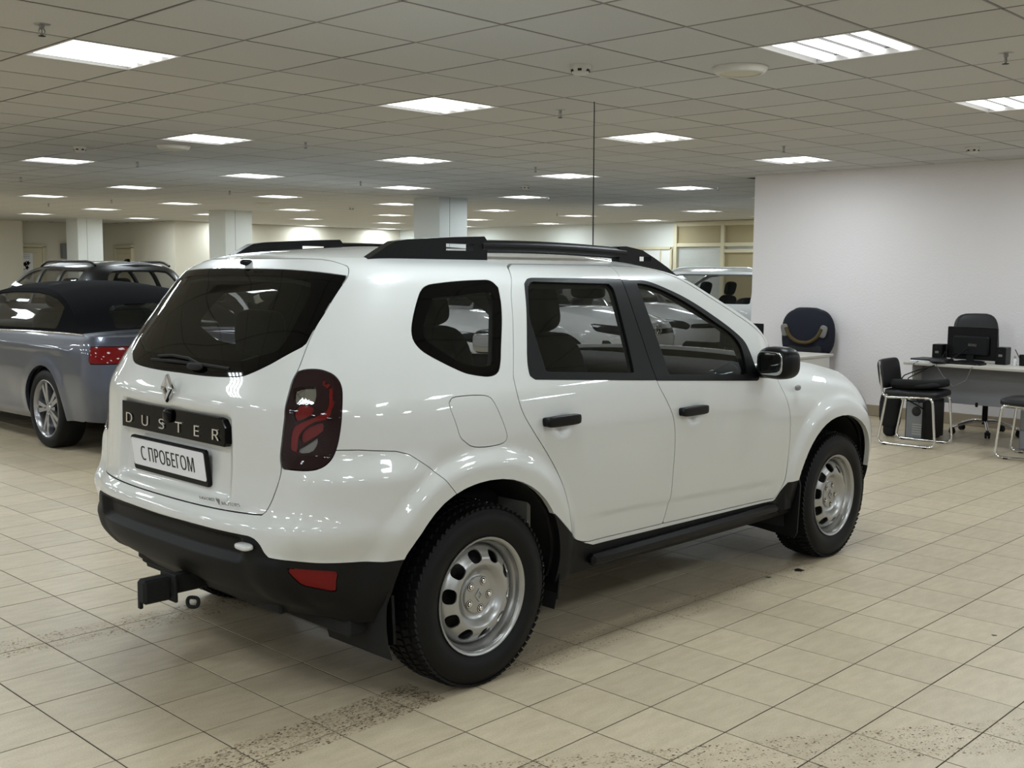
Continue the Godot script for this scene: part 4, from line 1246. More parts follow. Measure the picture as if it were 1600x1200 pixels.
	for k in 3:
		var t := thing("column", col_labels[k], "column", Vector3(9.1 if k < 2 else 8.95, 0, cz[k] - 0.3))
		obj("shaft", Geo.new().box(Vector3(0, H / 2, 0), Vector3(0.6, H, 0.6), 0.006), M.plaster_cool, t)
		obj("plinth", Geo.new().box(Vector3(0, 0.05, 0), Vector3(0.62, 0.1, 0.62), 0.004), M.skirting, t)
		obj("corner_bead", Geo.new().box(Vector3(-0.08, H / 2, 0.301), Vector3(0.006, H, 0.004), 0.001), M.grid_metal, t)

func make_doors_and_offices() -> void:
	for k in 2:
		var d := Node3D.new()
		d.name = "door_%d" % (k + 1)
		add_child(d)
		d.position = Vector3(8.73, 0, -24.28) if k == 0 else Vector3(10.67, 0, -22.98)
		if k == 1: d.rotation.y = -PI / 2
		d.set_meta("kind", "structure")
		tag(d, ["cream door with a poster of dark red leaves at the far left edge", "cream panelled door right of the third column"][k], "door")
		var fr := Geo.new()
		for s in [-1, 1]: fr.box(Vector3(0.43 * s, 1.03, 0.02), Vector3(0.08, 2.06, 0.08), 0.006)
		fr.box(Vector3(0, 2.07, 0.02), Vector3(0.94, 0.08, 0.08), 0.006)
		obj("door_frame", fr, M.cream_wood, d)
		obj("door_leaf", Geo.new().box(Vector3(0, 1.01, 0.0), Vector3(0.78, 2.0, 0.05), 0.004), M.cream_wood, d)
		for y in [0.55, 1.5]:
			obj("door_panel", Geo.new().box(Vector3(0, y, 0.03), Vector3(0.54, 0.78, 0.02), 0.012), M.cream_wood, d)
		obj("door_handle", Geo.new().tube([Vector3(0.31, 1.0, 0.02), Vector3(0.31, 1.0, 0.08), Vector3(0.2, 1.0, 0.08)], 0.011, 8, 0.02), M.chrome, d)
	var po := thing("poster", "white poster with dark red leaf shapes taped to the far left door", "poster", Vector3(8.68, 1.22, -24.21))
	obj("sheet", Geo.new().box(Vector3(0, 0.3, 0), Vector3(0.36, 0.72, 0.004), 0), M.plate_white, po)
	var rg := RandomNumberGenerator.new()
	rg.seed = 5
	for q in [[-0.02, 0.38, 0.09, 0], [0.06, 0.42, 0.07, 0], [0.03, 0.30, 0.07, 0], [-0.1, 0.26, 0.09, 1], [-0.1, 0.18, 0.06, 1], [0.06, 0.06, 0.08, 0], [0.12, 0.12, 0.05, 0]]:
		var pts := PackedVector2Array()
		for i in 10: pts.append(Vector2.from_angle(TAU * i / 10) * q[2] * (1.0 if i % 2 == 0 else 0.5) * rg.randf_range(0.8, 1.1))
		obj("leaf_print", Geo.new().slab(pts, 0, 0.001, Transform3D(Basis(), Vector3(q[0], q[1], 0.003))), M.dark_red if q[3] == 0 else M.ink, po)
	for k in 3: obj("text_line", Geo.new().box(Vector3(-0.02, 0.62 - k * 0.04, 0.003), Vector3(0.26, 0.008, 0.001), 0), M.sticker_grey, po)
	tag(obj("wall_box", Geo.new().box(Vector3(9.75, 1.95, -24.22), Vector3(0.3, 0.38, 0.14), 0.01), M.grey_metal), "grey metal service box high on the wall beside the third column", "service box")
	# office front on the far end wall
	var of := Node3D.new()
	of.name = "trim_3"
	add_child(of)
	of.position = Vector3(17.66, 0, 0)
	of.set_meta("kind", "structure")
	tag(of, "cream office front with tan panels and a blind, at the far end", "office front")
	for z in [-10.92, -9.68, -8.2]: obj("frame_post", Geo.new().box(Vector3(0, 1.3, z), Vector3(0.12, 2.6, 0.09), 0.004), M.cream_wood, of)
	for q in [[-9.55, 2.6, 0.1, 2.75], [-9.55, 2.14, 0.08, 2.75], [-8.95, 2.0, 0.07, 1.4], [-10.3, 0.9, 0.06, 1.2]]: obj("frame_rail", Geo.new().box(Vector3(0, q[1], q[0]), Vector3(0.1, q[2], q[3]), 0.004), M.cream_wood, of)
	for q in [[-10.3, 2.37, 0.4, 1.18], [-8.95, 2.37, 0.4, 1.4], [-8.95, 1.45, 1.05, 1.4], [-10.3, 0.45, 0.86, 1.18], [-8.95, 0.45, 0.86, 1.4]]: obj("tan_panel", Geo.new().box(Vector3(0.02, q[1], q[0]), Vector3(0.04, q[2], q[3]), 0.004), M.tan_panel, of)
	obj("pane", Geo.new().box(Vector3(-0.01, 1.51, -10.3), Vector3(0.01, 1.18, 1.15), 0), M.clear_glass, of)
	var bl := Node3D.new()
	bl.name = "blind"
	of.add_child(bl, true)
	for k in 46: obj("slat", Geo.new().box(Vector3.ZERO, Vector3(0.006, 0.024, 1.12), 0.0, Transform3D(Basis(Vector3(0, 0, 1), 0.45), Vector3(0.03, 0.95 + k * 0.025, -10.3))), M.blind_white, bl)
	var w2 := Node3D.new()
	w2.name = "window_1"
	add_child(w2)
	w2.set_meta("kind", "structure")
	tag(w2, "bright white office window left of the cream office front", "window")
	obj("window_frame", Geo.new().box(Vector3(17.67, 2.08, -12.2), Vector3(0.08, 0.06, 2.4), 0.004).box(Vector3(17.67, 1.6, -11.05), Vector3(0.08, 1.0, 0.05), 0.004).box(Vector3(17.67, 1.62, -11.35), Vector3(0.07, 0.9, 0.03), 0.004), M.cream_wood, w2)
	obj("window_panel", Geo.new().box(Vector3(17.68, 1.6, -12.2), Vector3(0.03, 0.95, 2.3), 0), M.blind_white, w2)

func make_lights() -> void:
	var counts := {}
	for kx in range(-3, 8):
		for mz in range(-2, 8):
			var q := Vector3(0.02 + kx * 2.4, HC, 0.95 - mz * 3.0)
			if not in_hall(q.x, q.z - 0.2) or not in_hall(q.x, q.z + 0.2) or q.z < -20.3 and q.x > 10: continue
			var vis := seen(q)
			var ords := ["first", "second", "third", "fourth", "fifth", "sixth", "seventh", "eighth"]
			var lab := "square tube light of the ceiling grid, outside the picture"
			var cv := cam_inv * q
			if vis and absf(cv.x / cv.z) < 0.485 and absf(cv.y / cv.z) < 0.352:
				counts[mz] = counts.get(mz, -1) + 1
				lab = "square tube light, %s from the near end of the %s ceiling row from the right" % [ords[counts[mz]], ords[mz]]
			var f := thing("ceiling_light", lab, "ceiling light", q, 0.0, "square tube lights in the ceiling grid")
			if lights_proto.is_empty():
				lights_proto.append(mesh_of(Geo.new().box(Vector3(0, 0.012, 0.292), Vector3(0.594, 0.03, 0.012), 0.001).box(Vector3(0, 0.012, -0.292), Vector3(0.594, 0.03, 0.012), 0.001).box(Vector3(0.292, 0.012, 0), Vector3(0.012, 0.03, 0.57), 0.001).box(Vector3(-0.292, 0.012, 0), Vector3(0.012, 0.03, 0.57), 0.001), M.white_enamel))
				lights_proto.append(mesh_of(Geo.new().box(Vector3(0, 0.034, 0), Vector3(0.59, 0.012, 0.59), 0), M.reflector))
				lights_proto.append(mesh_of(Geo.new().box(Vector3.ZERO, Vector3(0.56, 0.02, 0.072), 0.006), M.tube_glow))
			put("frame", lights_proto[0], f)
			put("reflector", lights_proto[1], f)
			for k in 4: put("tube", lights_proto[2], f).position = Vector3(0, 0.016, -0.21 + 0.14 * k)
			var dist := q.distance_to(CAM)
			if dist < 9.0:
				for k in 4: area(Vector3(q.x, HC - 0.003, q.z - 0.21 + 0.14 * k), Vector2(0.56, 0.072), LIGHT / 4.0)
			else: area(Vector3(q.x, HC - 0.003, q.z), Vector2(0.56, 0.5), LIGHT)

var lights_proto := []
const LIGHT := 2.26

func area(at: Vector3, size: Vector2, energy: float) -> void:
	var l := AreaLight3D.new()
	l.name = numbered("ceiling_lamp")
	l.area_size = size
	l.light_energy = energy
	l.light_color = Color(0.93, 0.975, 1.0)
	l.area_range = 40.0
	l.area_attenuation = 2.0
	l.shadow_enabled = true
	l.transform = Transform3D(Basis(Vector3.RIGHT, -PI / 2), at)
	add_child(l)

func make_ceiling_fittings() -> void:
	var sp := [[-0.52, -1.54], [3.1, 1.51], [3.11, -1.53], [6.05, -1.48], [3.1, -4.54], [3.02, -7.47], [3.04, -10.54], [6.12, -7.59], [6.01, -10.49], [5.73, -15.96], [5.92, -13.96], [6.12, -4.55], [9.58, -4.5], [9.72, -7.6], [13.36, -10.68]]
	var where := ["beside the big light at the left", "right of the large light over the right wall", "left of the antenna tip", "above the partition wall left end", "left of the middle light row", "over the dark grey car's left", "at the far left edge", "right of the nearest column", "above the second column", "above the third column, left one", "above the third column, right one", "left of the antenna, far row", "between antenna and partition wall, far row", "right of the nearest column, far row", "near the far end wall"]
	for i in sp.size():
		var t := thing("sprinkler", "chrome fire sprinkler head on the ceiling, " + where[i], "sprinkler", Vector3(sp[i][0], HC, sp[i][1]), 0.0, "fire sprinklers on the ceiling")
		obj("rosette", Geo.new().lathe([Vector2(0, -0.004), Vector2(0.034, -0.003), Vector2(0.04, 0.0)], 20, Transform3D()), M.steel_silver, t)
		var b := Geo.new().lathe([Vector2(0.012, 0.0), Vector2(0.012, -0.02), Vector2(0.008, -0.022)], 12, Transform3D())
		for s in [-1, 1]: b.tube([Vector3(0.01 * s, -0.02, 0), Vector3(0.015 * s, -0.035, 0), Vector3(0.004 * s, -0.052, 0)], 0.003, 6)
		b.tube([Vector3(0, -0.02, 0), Vector3(0, -0.05, 0)], 0.0035, 6)
		obj("sprinkler_head", b, M.steel_silver, t)
		obj("deflector", Geo.new().lathe([Vector2(0, -0.056), Vector2(0.017, -0.055), Vector2(0.017, -0.053), Vector2(0, -0.052)], 16, Transform3D()), M.dark_iron, t)
	var sd := [[1.92, -0.33, "white smoke detector on the ceiling above the estate roof"], [1.94, -6.49, "white smoke detector on the ceiling left of the round speaker"], [7.19, -0.26, "white smoke detector on the ceiling near the partition wall"], [9.72, -12.44, "small white smoke detector on the far ceiling, beside the second column"], [7.95, -6.43, "small white smoke detector on the far ceiling, above the nearest column"]]
	for q in sd:
		var t := thing("smoke_detector", q[2], "smoke detector", Vector3(q[0], HC, q[1]), 0.0, "smoke detectors on the ceiling")
		obj("base", Geo.new().lathe([Vector2(0.058, 0), Vector2(0.058, -0.012), Vector2(0.05, -0.03), Vector2(0.046, -0.034)], 28, Transform3D()), M.white_plastic, t)
		obj("cap", Geo.new().lathe([Vector2(0.046, -0.034), Vector2(0.046, -0.042), Vector2(0.036, -0.05), Vector2(0, -0.052)], 28, Transform3D()), M.white_plastic, t)
		for k in 6:
			var f := TAU * (k + 0.6) / 6
			obj("slot", Geo.new().box(Vector3(0.0475, -0.03, 0), Vector3(0.012, 0.012, 0.022), 0.001, Transform3D(Basis(Vector3.UP, f), Vector3.ZERO)), M.ink, t)
	var vents := [[2.56, 0.28, "large round white ceiling speaker beside the right-hand light"], [2.49, -5.75, "round white ceiling speaker under the second left light"], [7.98, -12.59, "round white ceiling speaker far off, right of the second column"]]
	for q in vents:
		var t := thing("ceiling_speaker", q[2], "ceiling speaker", Vector3(q[0], HC, q[1]), 0.0, "round ceiling speakers")
		obj("rim", Geo.new().lathe([Vector2(0.152, 0), Vector2(0.15, -0.01), Vector2(0.135, -0.03), Vector2(0.12, -0.036), Vector2(0.112, -0.033)], 40, Transform3D()), M.white_plastic, t)
		obj("grille", Geo.new().lathe([Vector2(0.113, -0.034), Vector2(0.11, -0.028), Vector2(0.0, -0.03)], 40, Transform3D()), M.speaker_mesh, t)

# ---------- desks and chairs by the partition wall ----------
func visitor_chair(label: String, at: Vector3, turn: float) -> Node3D:   # faces its own +x
	var t := thing("visitor_chair", label, "chair", at, turn, "black visitor chairs on chrome sled frames")
	for s in [1, -1]:
		var z: float = 0.215 * s
		obj("chair_frame", Geo.new().tube([Vector3(-0.285, 0.75, z * 0.96), Vector3(-0.235, 0.43, z), Vector3(0.21, 0.455, z), Vector3(0.25, 0.012, z), Vector3(-0.27, 0.012, z), Vector3(-0.20, 0.46, z)], 0.0115, 10, 0.06), M.chrome, t)
		for x in [-0.2, 0.16]: obj("glide", Geo.new().box(Vector3(x, 0.006, z), Vector3(0.04, 0.012, 0.026), 0.003), M.black_plastic, t)
	obj("crossbar", Geo.new().tube([Vector3(-0.19, 0.44, -0.21), Vector3(-0.19, 0.44, 0.21)], 0.009, 8).tube([Vector3(0.15, 0.44, -0.21), Vector3(0.15, 0.44, 0.21)], 0.009, 8), M.chrome, t)
	obj("seat", Geo.new().cushion(Vector3(0.0, 0.475, 0), Vector3(0.25, 0.034, 0.235), 0.4), M.black_leather, t)
	var bt := Transform3D(Basis(Vector3(0, 0, 1), 0.17), Vector3(-0.268, 0.635, 0))
	obj("backrest", Geo.new().cushion(Vector3.ZERO, Vector3(0.03, 0.135, 0.22), 0.4, bt), M.black_leather, t)
	return t

func swivel_chair(label: String, at: Vector3, turn: float, high: float) -> Node3D:   # faces +x
	var t := thing("swivel_chair", label, "office chair", at, turn)
	for k in 5:
		var f := TAU * (k + 0.3) / 5
		var d := Vector3(cos(f), 0, sin(f))
		obj("base_arm", Geo.new().tube([Vector3(0, 0.125, 0), d * 0.12 + Vector3(0, 0.13, 0), d * 0.31 + Vector3(0, 0.075, 0)], 0.016, 8, 0.08), M.chrome, t)
		var cs := Geo.new()
		for s in [-1, 1]: cs.lathe([Vector2(0, -0.009), Vector2(0.024, -0.009), Vector2(0.028, 0), Vector2(0.024, 0.009), Vector2(0, 0.009)], 16, Transform3D(Basis(Vector3(0, 1, 0), d, Vector3(0, 1, 0).cross(d) * -1.0), d * 0.31 + Vector3(0, 0.029, 0)) * Transform3D(Basis(Vector3.RIGHT, PI / 2), Vector3(0, 0, 0.014 * s)))
		cs.cushion(d * 0.31 + Vector3(0, 0.048, 0), Vector3(0.026, 0.018, 0.026), 0.8)
		obj("caster", cs, M.black_plastic, t)
	obj("gas_lift", Geo.new().lathe([Vector2(0.026, 0.1), Vector2(0.026, 0.3), Vector2(0.015, 0.3), Vector2(0.015, 0.44)], 16, Transform3D()), M.black_satin, t)
	obj("seat", Geo.new().cushion(Vector3(0.02, 0.49, 0), Vector3(0.25, 0.05, 0.25), 0.45), M.black_leather, t)
	var bt := Transform3D(Basis(Vector3(0, 0, 1), 0.1), Vector3(-0.25, 0.56 + high / 2, 0))
	obj("backrest", Geo.new().cushion(Vector3.ZERO, Vector3(0.045, high / 2, 0.225), 0.5, bt), M.black_leather, t)
	obj("back_bracket", Geo.new().tube([Vector3(-0.1, 0.45, 0), Vector3(-0.27, 0.46, 0), Vector3(-0.3, 0.7, 0)], 0.02, 8, 0.08), M.black_plastic, t)
	for s in [-1, 1]:
		obj("armrest", Geo.new().tube([Vector3(0.08, 0.46, 0.24 * s), Vector3(0.08, 0.66, 0.28 * s), Vector3(-0.2, 0.66, 0.28 * s), Vector3(-0.24, 0.6, 0.24 * s)], 0.016, 8, 0.06), M.black_plastic, t)
	return t

func desk(label: String, at: Vector3, w: float, d: float, h: float, panel_low: float, panel_mat: Material) -> void:   # user side +x
	var t := thing("desk", label, "desk", at)
	obj("desktop", Geo.new().box(Vector3(0, h - 0.012, 0), Vector3(d, 0.025, w), 0.003), M.desk_top, t)
	for s in [-1, 1]: obj("side_panel", Geo.new().box(Vector3(0.05, (h - 0.025) / 2, (w / 2 - 0.03) * s), Vector3(d - 0.2, h - 0.025, 0.02), 0.002), M.desk_white, t)
	obj("modesty_panel", Geo.new().box(Vector3(-d / 2 + 0.32, (h - 0.025 + panel_low) / 2, 0), Vector3(0.018, h - 0.025 - panel_low, w - 0.1), 0.002), panel_mat, t)

func monitor(label: String, at: Vector3, turn: float, w: float, h: float) -> Node3D:    # its back faces -x
	var t := thing("monitor", label, "monitor", at, turn)
	obj("screen_case", Geo.new().box(Vector3(0, 0.03 + h / 2, 0), Vector3(0.03, h, w), 0.006), M.black_satin, t)
	obj("back_bulge", Geo.new().box(Vector3(-0.03, 0.03 + h * 0.42, 0), Vector3(0.045, h * 0.62, w * 0.72), 0.016), M.black_plastic, t)
	obj("display", Geo.new().box(Vector3(0.0155, 0.03 + h / 2, 0), Vector3(0.002, h - 0.03, w - 0.03), 0), M.black_gloss, t)
	obj("stand", Geo.new().box(Vector3(-0.035, 0.06, 0), Vector3(0.02, 0.12, 0.07), 0.004).cushion(Vector3(-0.01, 0.009, 0), Vector3(0.09, 0.009, 0.12), 0.7), M.black_plastic, t)
	return t

func speaker(label: String, at: Vector3) -> void:
	var t := thing("desk_speaker", label, "speaker", at, 0.0, "small black desk speakers")
	obj("case", Geo.new().box(Vector3(0, 0.08, 0), Vector3(0.13, 0.16, 0.095), 0.006), M.black_satin, t)
	obj("port", Geo.new().lathe([Vector2(0.012, 0), Vector2(0.013, 0.003), Vector2(0.011, 0.003), Vector2(0.011, -0.001)], 16, Transform3D(Basis(Vector3(0, 1, 0), Vector3(-1, 0, 0), Vector3(0, 0, 1)), Vector3(-0.066, 0.135, 0))), M.ink, t)
	obj("rating_plate", Geo.new().box(Vector3(-0.066, 0.085, 0), Vector3(0.002, 0.022, 0.034), 0), M.sticker_grey, t)

func cable(label: String, pts: Array, r: float, m: Material) -> void:
	var cu := Curve3D.new()
	for i in pts.size():
		var a: Vector3 = pts[maxi(i - 1, 0)]
		var b: Vector3 = pts[mini(i + 1, pts.size() - 1)]
		cu.add_point(pts[i], (a - b) / 6, (b - a) / 6)
	var q := []
	for i in 41: q.append(cu.sample_baked(cu.get_baked_length() * i / 40.0))
	tag(obj("cable", Geo.new().tube(q, r, 6), m), label, "cable", "cables around the right-hand desk")

func make_furniture() -> void:
	var H := 0.715
	desk("long pale desk with a grey modesty panel at the right edge, under the monitor", Vector3(7.58, 0, 0.43), 2.5, 0.74, H, 0.33, M.desk_grey)
	visitor_chair("black visitor chair with a jacket on its seat, in front of the long desk", Vector3(6.9, 0, -0.53), -PI / 2 + 0.06)
	visitor_chair("black visitor chair cut by the right edge, in front of the grey cabinet", Vector3(6.88, 0, 0.50), PI / 2 + 0.06)
	swivel_chair("high-backed black swivel chair on a chrome star base behind the monitor", Vector3(7.98, 0, -0.33), -2.31, 0.60)
	monitor("black monitor seen from behind on the long desk", Vector3(7.66, H, -0.36), 0.0, 0.465, 0.30)
	var lb := put("maker_label", text_mesh("BENQ", 0.03, 0.001, M.sticker_grey), get_node("monitor"))
	lb.transform = Transform3D(Basis(Vector3(0, 0, 1), Vector3(0, 1, 0), Vector3(-1, 0, 0)), Vector3(-0.0535, 0.165, 0.02))
	speaker("small black speaker left of the monitor on the long desk", Vector3(7.62, H, -0.65))
	speaker("small black speaker right of the monitor on the long desk", Vector3(7.62, H, -0.06))
	var kb := thing("keyboard", "flat black keyboard lying under the monitor on the long desk", "keyboard", Vector3(7.38, H, -0.36), 0.03)
	obj("tray", Geo.new().box(Vector3(0, 0.009, 0), Vector3(0.15, 0.018, 0.44), 0.005), M.black_plastic, kb)
	for r in 4: obj("key_row", Geo.new().box(Vector3(-0.048 + r * 0.032, 0.021, 0), Vector3(0.024, 0.007, 0.41), 0.002), M.black_satin, kb)
	var pr := RandomNumberGenerator.new()
	pr.seed = 3
	for q in [[7.36, 0.0, -1.02, "white", 0.2, "bottom paper folder of the pile at the desk's left end"], [7.40, 0.016, -1.0, "black", -0.1, "black folder lying on the paper pile at the desk's left end"]]:
		var fo := thing("folder", q[5], "folder", Vector3(7.43, H + q[1], q[2] + 0.36), q[4], "folders on the left end of the long desk")
		obj("cover", Geo.new().box(Vector3(0, 0.008, 0), Vector3(0.24, 0.016, 0.31), 0.004), M.plate_white if q[3] == "white" else M.black_leather, fo)
		obj("pages", Geo.new().box(Vector3(0.002, 0.008, 0.002), Vector3(0.236, 0.01, 0.304), 0.001), M.plate_white, fo)
	tag(obj("glove", Geo.new().cushion(Vector3(7.25, H + 0.02, -0.50), Vector3(0.06, 0.02, 0.07), 0.7, Transform3D(), 24, 12, 0.12), M.black_leather), "crumpled black pouch hanging over the desk edge left of the speaker", "pouch")
	var cup := thing("pen_holder", "black pen holder right of the right-hand speaker", "pen holder", Vector3(7.62, H, 0.13))
	obj("cup", Geo.new().lathe([Vector2(0, 0.0), Vector2(0.042, 0.0), Vector2(0.045, 0.1), Vector2(0.04, 0.1), Vector2(0.038, 0.01)], 20, Transform3D()), M.black_plastic, cup)
	obj("side_tray", Geo.new().box(Vector3(0, 0.035, 0.06), Vector3(0.07, 0.07, 0.05), 0.005), M.black_plastic, cup)
	for q in [[0.01, 0.02, 0.03], [-0.02, -0.01, -0.05]]: obj("pen", Geo.new().tube([Vector3(q[0], 0.02, q[1]), Vector3(q[0] + q[2], 0.15, q[1] + q[2])], 0.004, 6), M.ink, cup)
	var gl := thing("glue_bottle", "small white bottle with a yellow cap beside the pen holder", "bottle", Vector3(7.6, H, 0.055))
	obj("bottle_body", Geo.new().lathe([Vector2(0, 0), Vector2(0.016, 0), Vector2(0.016, 0.05), Vector2(0.008, 0.06), Vector2(0.008, 0.065)], 14, Transform3D()), M.plate_white, gl)
	obj("bottle_cap", Geo.new().lathe([Vector2(0.009, 0.065), Vector2(0.009, 0.085), Vector2(0, 0.085)], 12, Transform3D()), M.tan_panel, gl)
	# jacket on the seat
	var jk := thing("jacket", "crumpled black jacket lying on the visitor chair's seat", "jacket", Vector3(6.9, 0.52, -0.53), 0.0)
	obj("jacket_body", Geo.new().cushion(Vector3(0.02, 0.022, 0.0), Vector3(0.22, 0.035, 0.24), 0.7, Transform3D(Basis(Vector3(1, 0, 0), -0.06), Vector3.ZERO), 40, 20, 0.07), M.black_cloth, jk)
	obj("sleeve", Geo.new().tube([Vector3(-0.16, 0.04, -0.16), Vector3(-0.2, 0.05, 0.0), Vector3(-0.12, 0.045, 0.16), Vector3(0.02, 0.06, 0.26)], 0.035, 10, 0.1), M.black_cloth, jk)
	var bag := thing("bag", "dark bag hanging behind the visitor chair beside the computer tower", "bag", Vector3(7.2, 0.0, -0.92))
	obj("bag_body", Geo.new().cushion(Vector3(0, 0.25, 0), Vector3(0.06, 0.17, 0.1), 0.6, Transform3D(), 24, 14, 0.05), M.black_cloth, bag)
	obj("bag_bottom", Geo.new().cushion(Vector3(0, 0.06, 0.0), Vector3(0.04, 0.06, 0.06), 0.7, Transform3D(), 20, 10, 0.05), M.black_cloth, bag)
	# computer tower, its back towards the hall
	var pc := thing("computer_tower", "black computer tower with its grey back plate and loose cables, under the desk's left end", "computer", Vector3(7.33, 0, -0.64))
	obj("case", Geo.new().box(Vector3(0, 0.19, 0), Vector3(0.42, 0.36, 0.19), 0.005), M.black_satin, pc)
	obj("back_plate", Geo.new().box(Vector3(-0.212, 0.19, -0.01), Vector3(0.006, 0.33, 0.15), 0.002), M.grey_metal, pc)
	obj("fan_grille", Geo.new().lathe([Vector2(0.045, 0.0), Vector2(0.04, 0.006), Vector2(0.0, 0.004)], 24, Transform3D(Basis(Vector3(0, 1, 0), Vector3(-1, 0, 0), Vector3(0, 0, 1)), Vector3(-0.215, 0.27, 0.01))), M.ink, pc)
	for k in 5: obj("slot_cover", Geo.new().box(Vector3(-0.216, 0.06 + k * 0.022, 0.02), Vector3(0.004, 0.012, 0.09), 0.001), M.steel_silver, pc)
	for s in [-1, 1]: obj("foot", Geo.new().box(Vector3(0, 0.005, 0.07 * s), Vector3(0.3, 0.012, 0.03), 0.002), M.black_plastic, pc)
	var cab := thing("pedestal_cabinet", "grey drawer pedestal at the right edge behind the second visitor chair", "cabinet", Vector3(7.38, 0, 0.50))
	obj("cabinet_body", Geo.new().box(Vector3(0, 0.195, 0), Vector3(0.5, 0.35, 0.42), 0.004), M.desk_grey, cab)
	for k in 2: obj("drawer_front", Geo.new().box(Vector3(-0.256, 0.11 + k * 0.17, 0), Vector3(0.014, 0.16, 0.4), 0.003), M.desk_grey, cab)
	for sx in [-1, 1]:
		for sz in [-1, 1]: obj("foot", Geo.new().box(Vector3(0.2 * sx, 0.011, 0.16 * sz), Vector3(0.05, 0.022, 0.04), 0.003), M.black_plastic, cab)
	cable("thick black cable running from the monitor down to the chair seat", [Vector3(7.6, H + 0.13, -0.38), Vector3(7.35, H + 0.03, -0.45), Vector3(7.17, H - 0.03, -0.55), Vector3(7.05, 0.6, -0.74), Vector3(7.08, 0.45, -0.82), Vector3(7.1, 0.3, -0.56)], 0.006, M.black_plastic)
	cable("second black cable beside the thick one, from the monitor", [Vector3(7.6, H + 0.1, -0.58), Vector3(7.3, H + 0.02, -0.52), Vector3(7.16, H - 0.05, -0.58), Vector3(7.06, 0.58, -0.70), Vector3(7.1, 0.35, -0.60)], 0.005, M.black_plastic)
	cable("thin cable hanging in a loop below the monitor", [Vector3(7.4, H + 0.004, -0.52), Vector3(7.195, H - 0.005, -0.50), Vector3(7.19, 0.62, -0.44), Vector3(7.18, 0.52, -0.33), Vector3(7.19, 0.58, -0.22), Vector3(7.195, H - 0.01, -0.175), Vector3(7.4, H + 0.004, -0.17)], 0.003, M.sticker_grey)
	cable("thin black cable hanging straight down below the left speaker", [Vector3(7.5, H + 0.003, -0.72), Vector3(7.195, H - 0.005, -0.71), Vector3(7.19, 0.5, -0.70), Vector3(7.2, 0.3, -0.62)], 0.003, M.black_plastic)
	tag(obj("hanging_plug", Geo.new().cushion(Vector3(7.42, 0.345, -0.2), Vector3(0.012, 0.022, 0.012), 0.6, Transform3D(), 16, 10), M.black_plastic), "small black plug hanging under the grey desk panel", "plug")
	# small desk further left with a jacket-draped chair and a dark screen
	desk("small white-topped desk in front of the jacket-draped chair", Vector3(7.42, 0, -2.35), 1.0, 0.80, 0.70, 0.15, M.desk_white)
	monitor("black flat screen beside the partition wall's left end", Vector3(7.45, 0.70, -2.74), 0.12, 0.50, 0.27)
	var jc := swivel_chair("black swivel chair draped with a navy jacket behind the small desk", Vector3(8.08, 0, -2.46), PI, 0.60)
	var cover := Geo.new()
	var prof := []
	cover.cushion(Vector3(-0.285, 0.86, 0), Vector3(0.10, 0.29, 0.315), 0.72, Transform3D(), 44, 22, 0.02)
	var coat := thing("coat", "navy jacket with a tan fur-edged hood draped over the swivel chair", "jacket", Vector3(8.08, 0, -2.46), PI)
	obj("coat_body", cover, M.navy_cloth, coat)
	obj("fur_edge", Geo.new().tube([Vector3(-0.19, 0.93, 0.22), Vector3(-0.185, 0.83, 0.17), Vector3(-0.18, 0.77, 0.07), Vector3(-0.18, 0.765, -0.07), Vector3(-0.185, 0.83, -0.17), Vector3(-0.19, 0.93, -0.22)], 0.022, 10, 0.08), M.fur_tan, coat)
	for s in [-1, 1]: obj("lining_patch", Geo.new().cushion(Vector3.ZERO, Vector3(0.012, 0.07, 0.045), 0.6, Transform3D(Basis(Vector3(1, 0, 0), 0.25 * s), Vector3(-0.192, 0.90, 0.235 * s))), M.sticker_grey, coat)

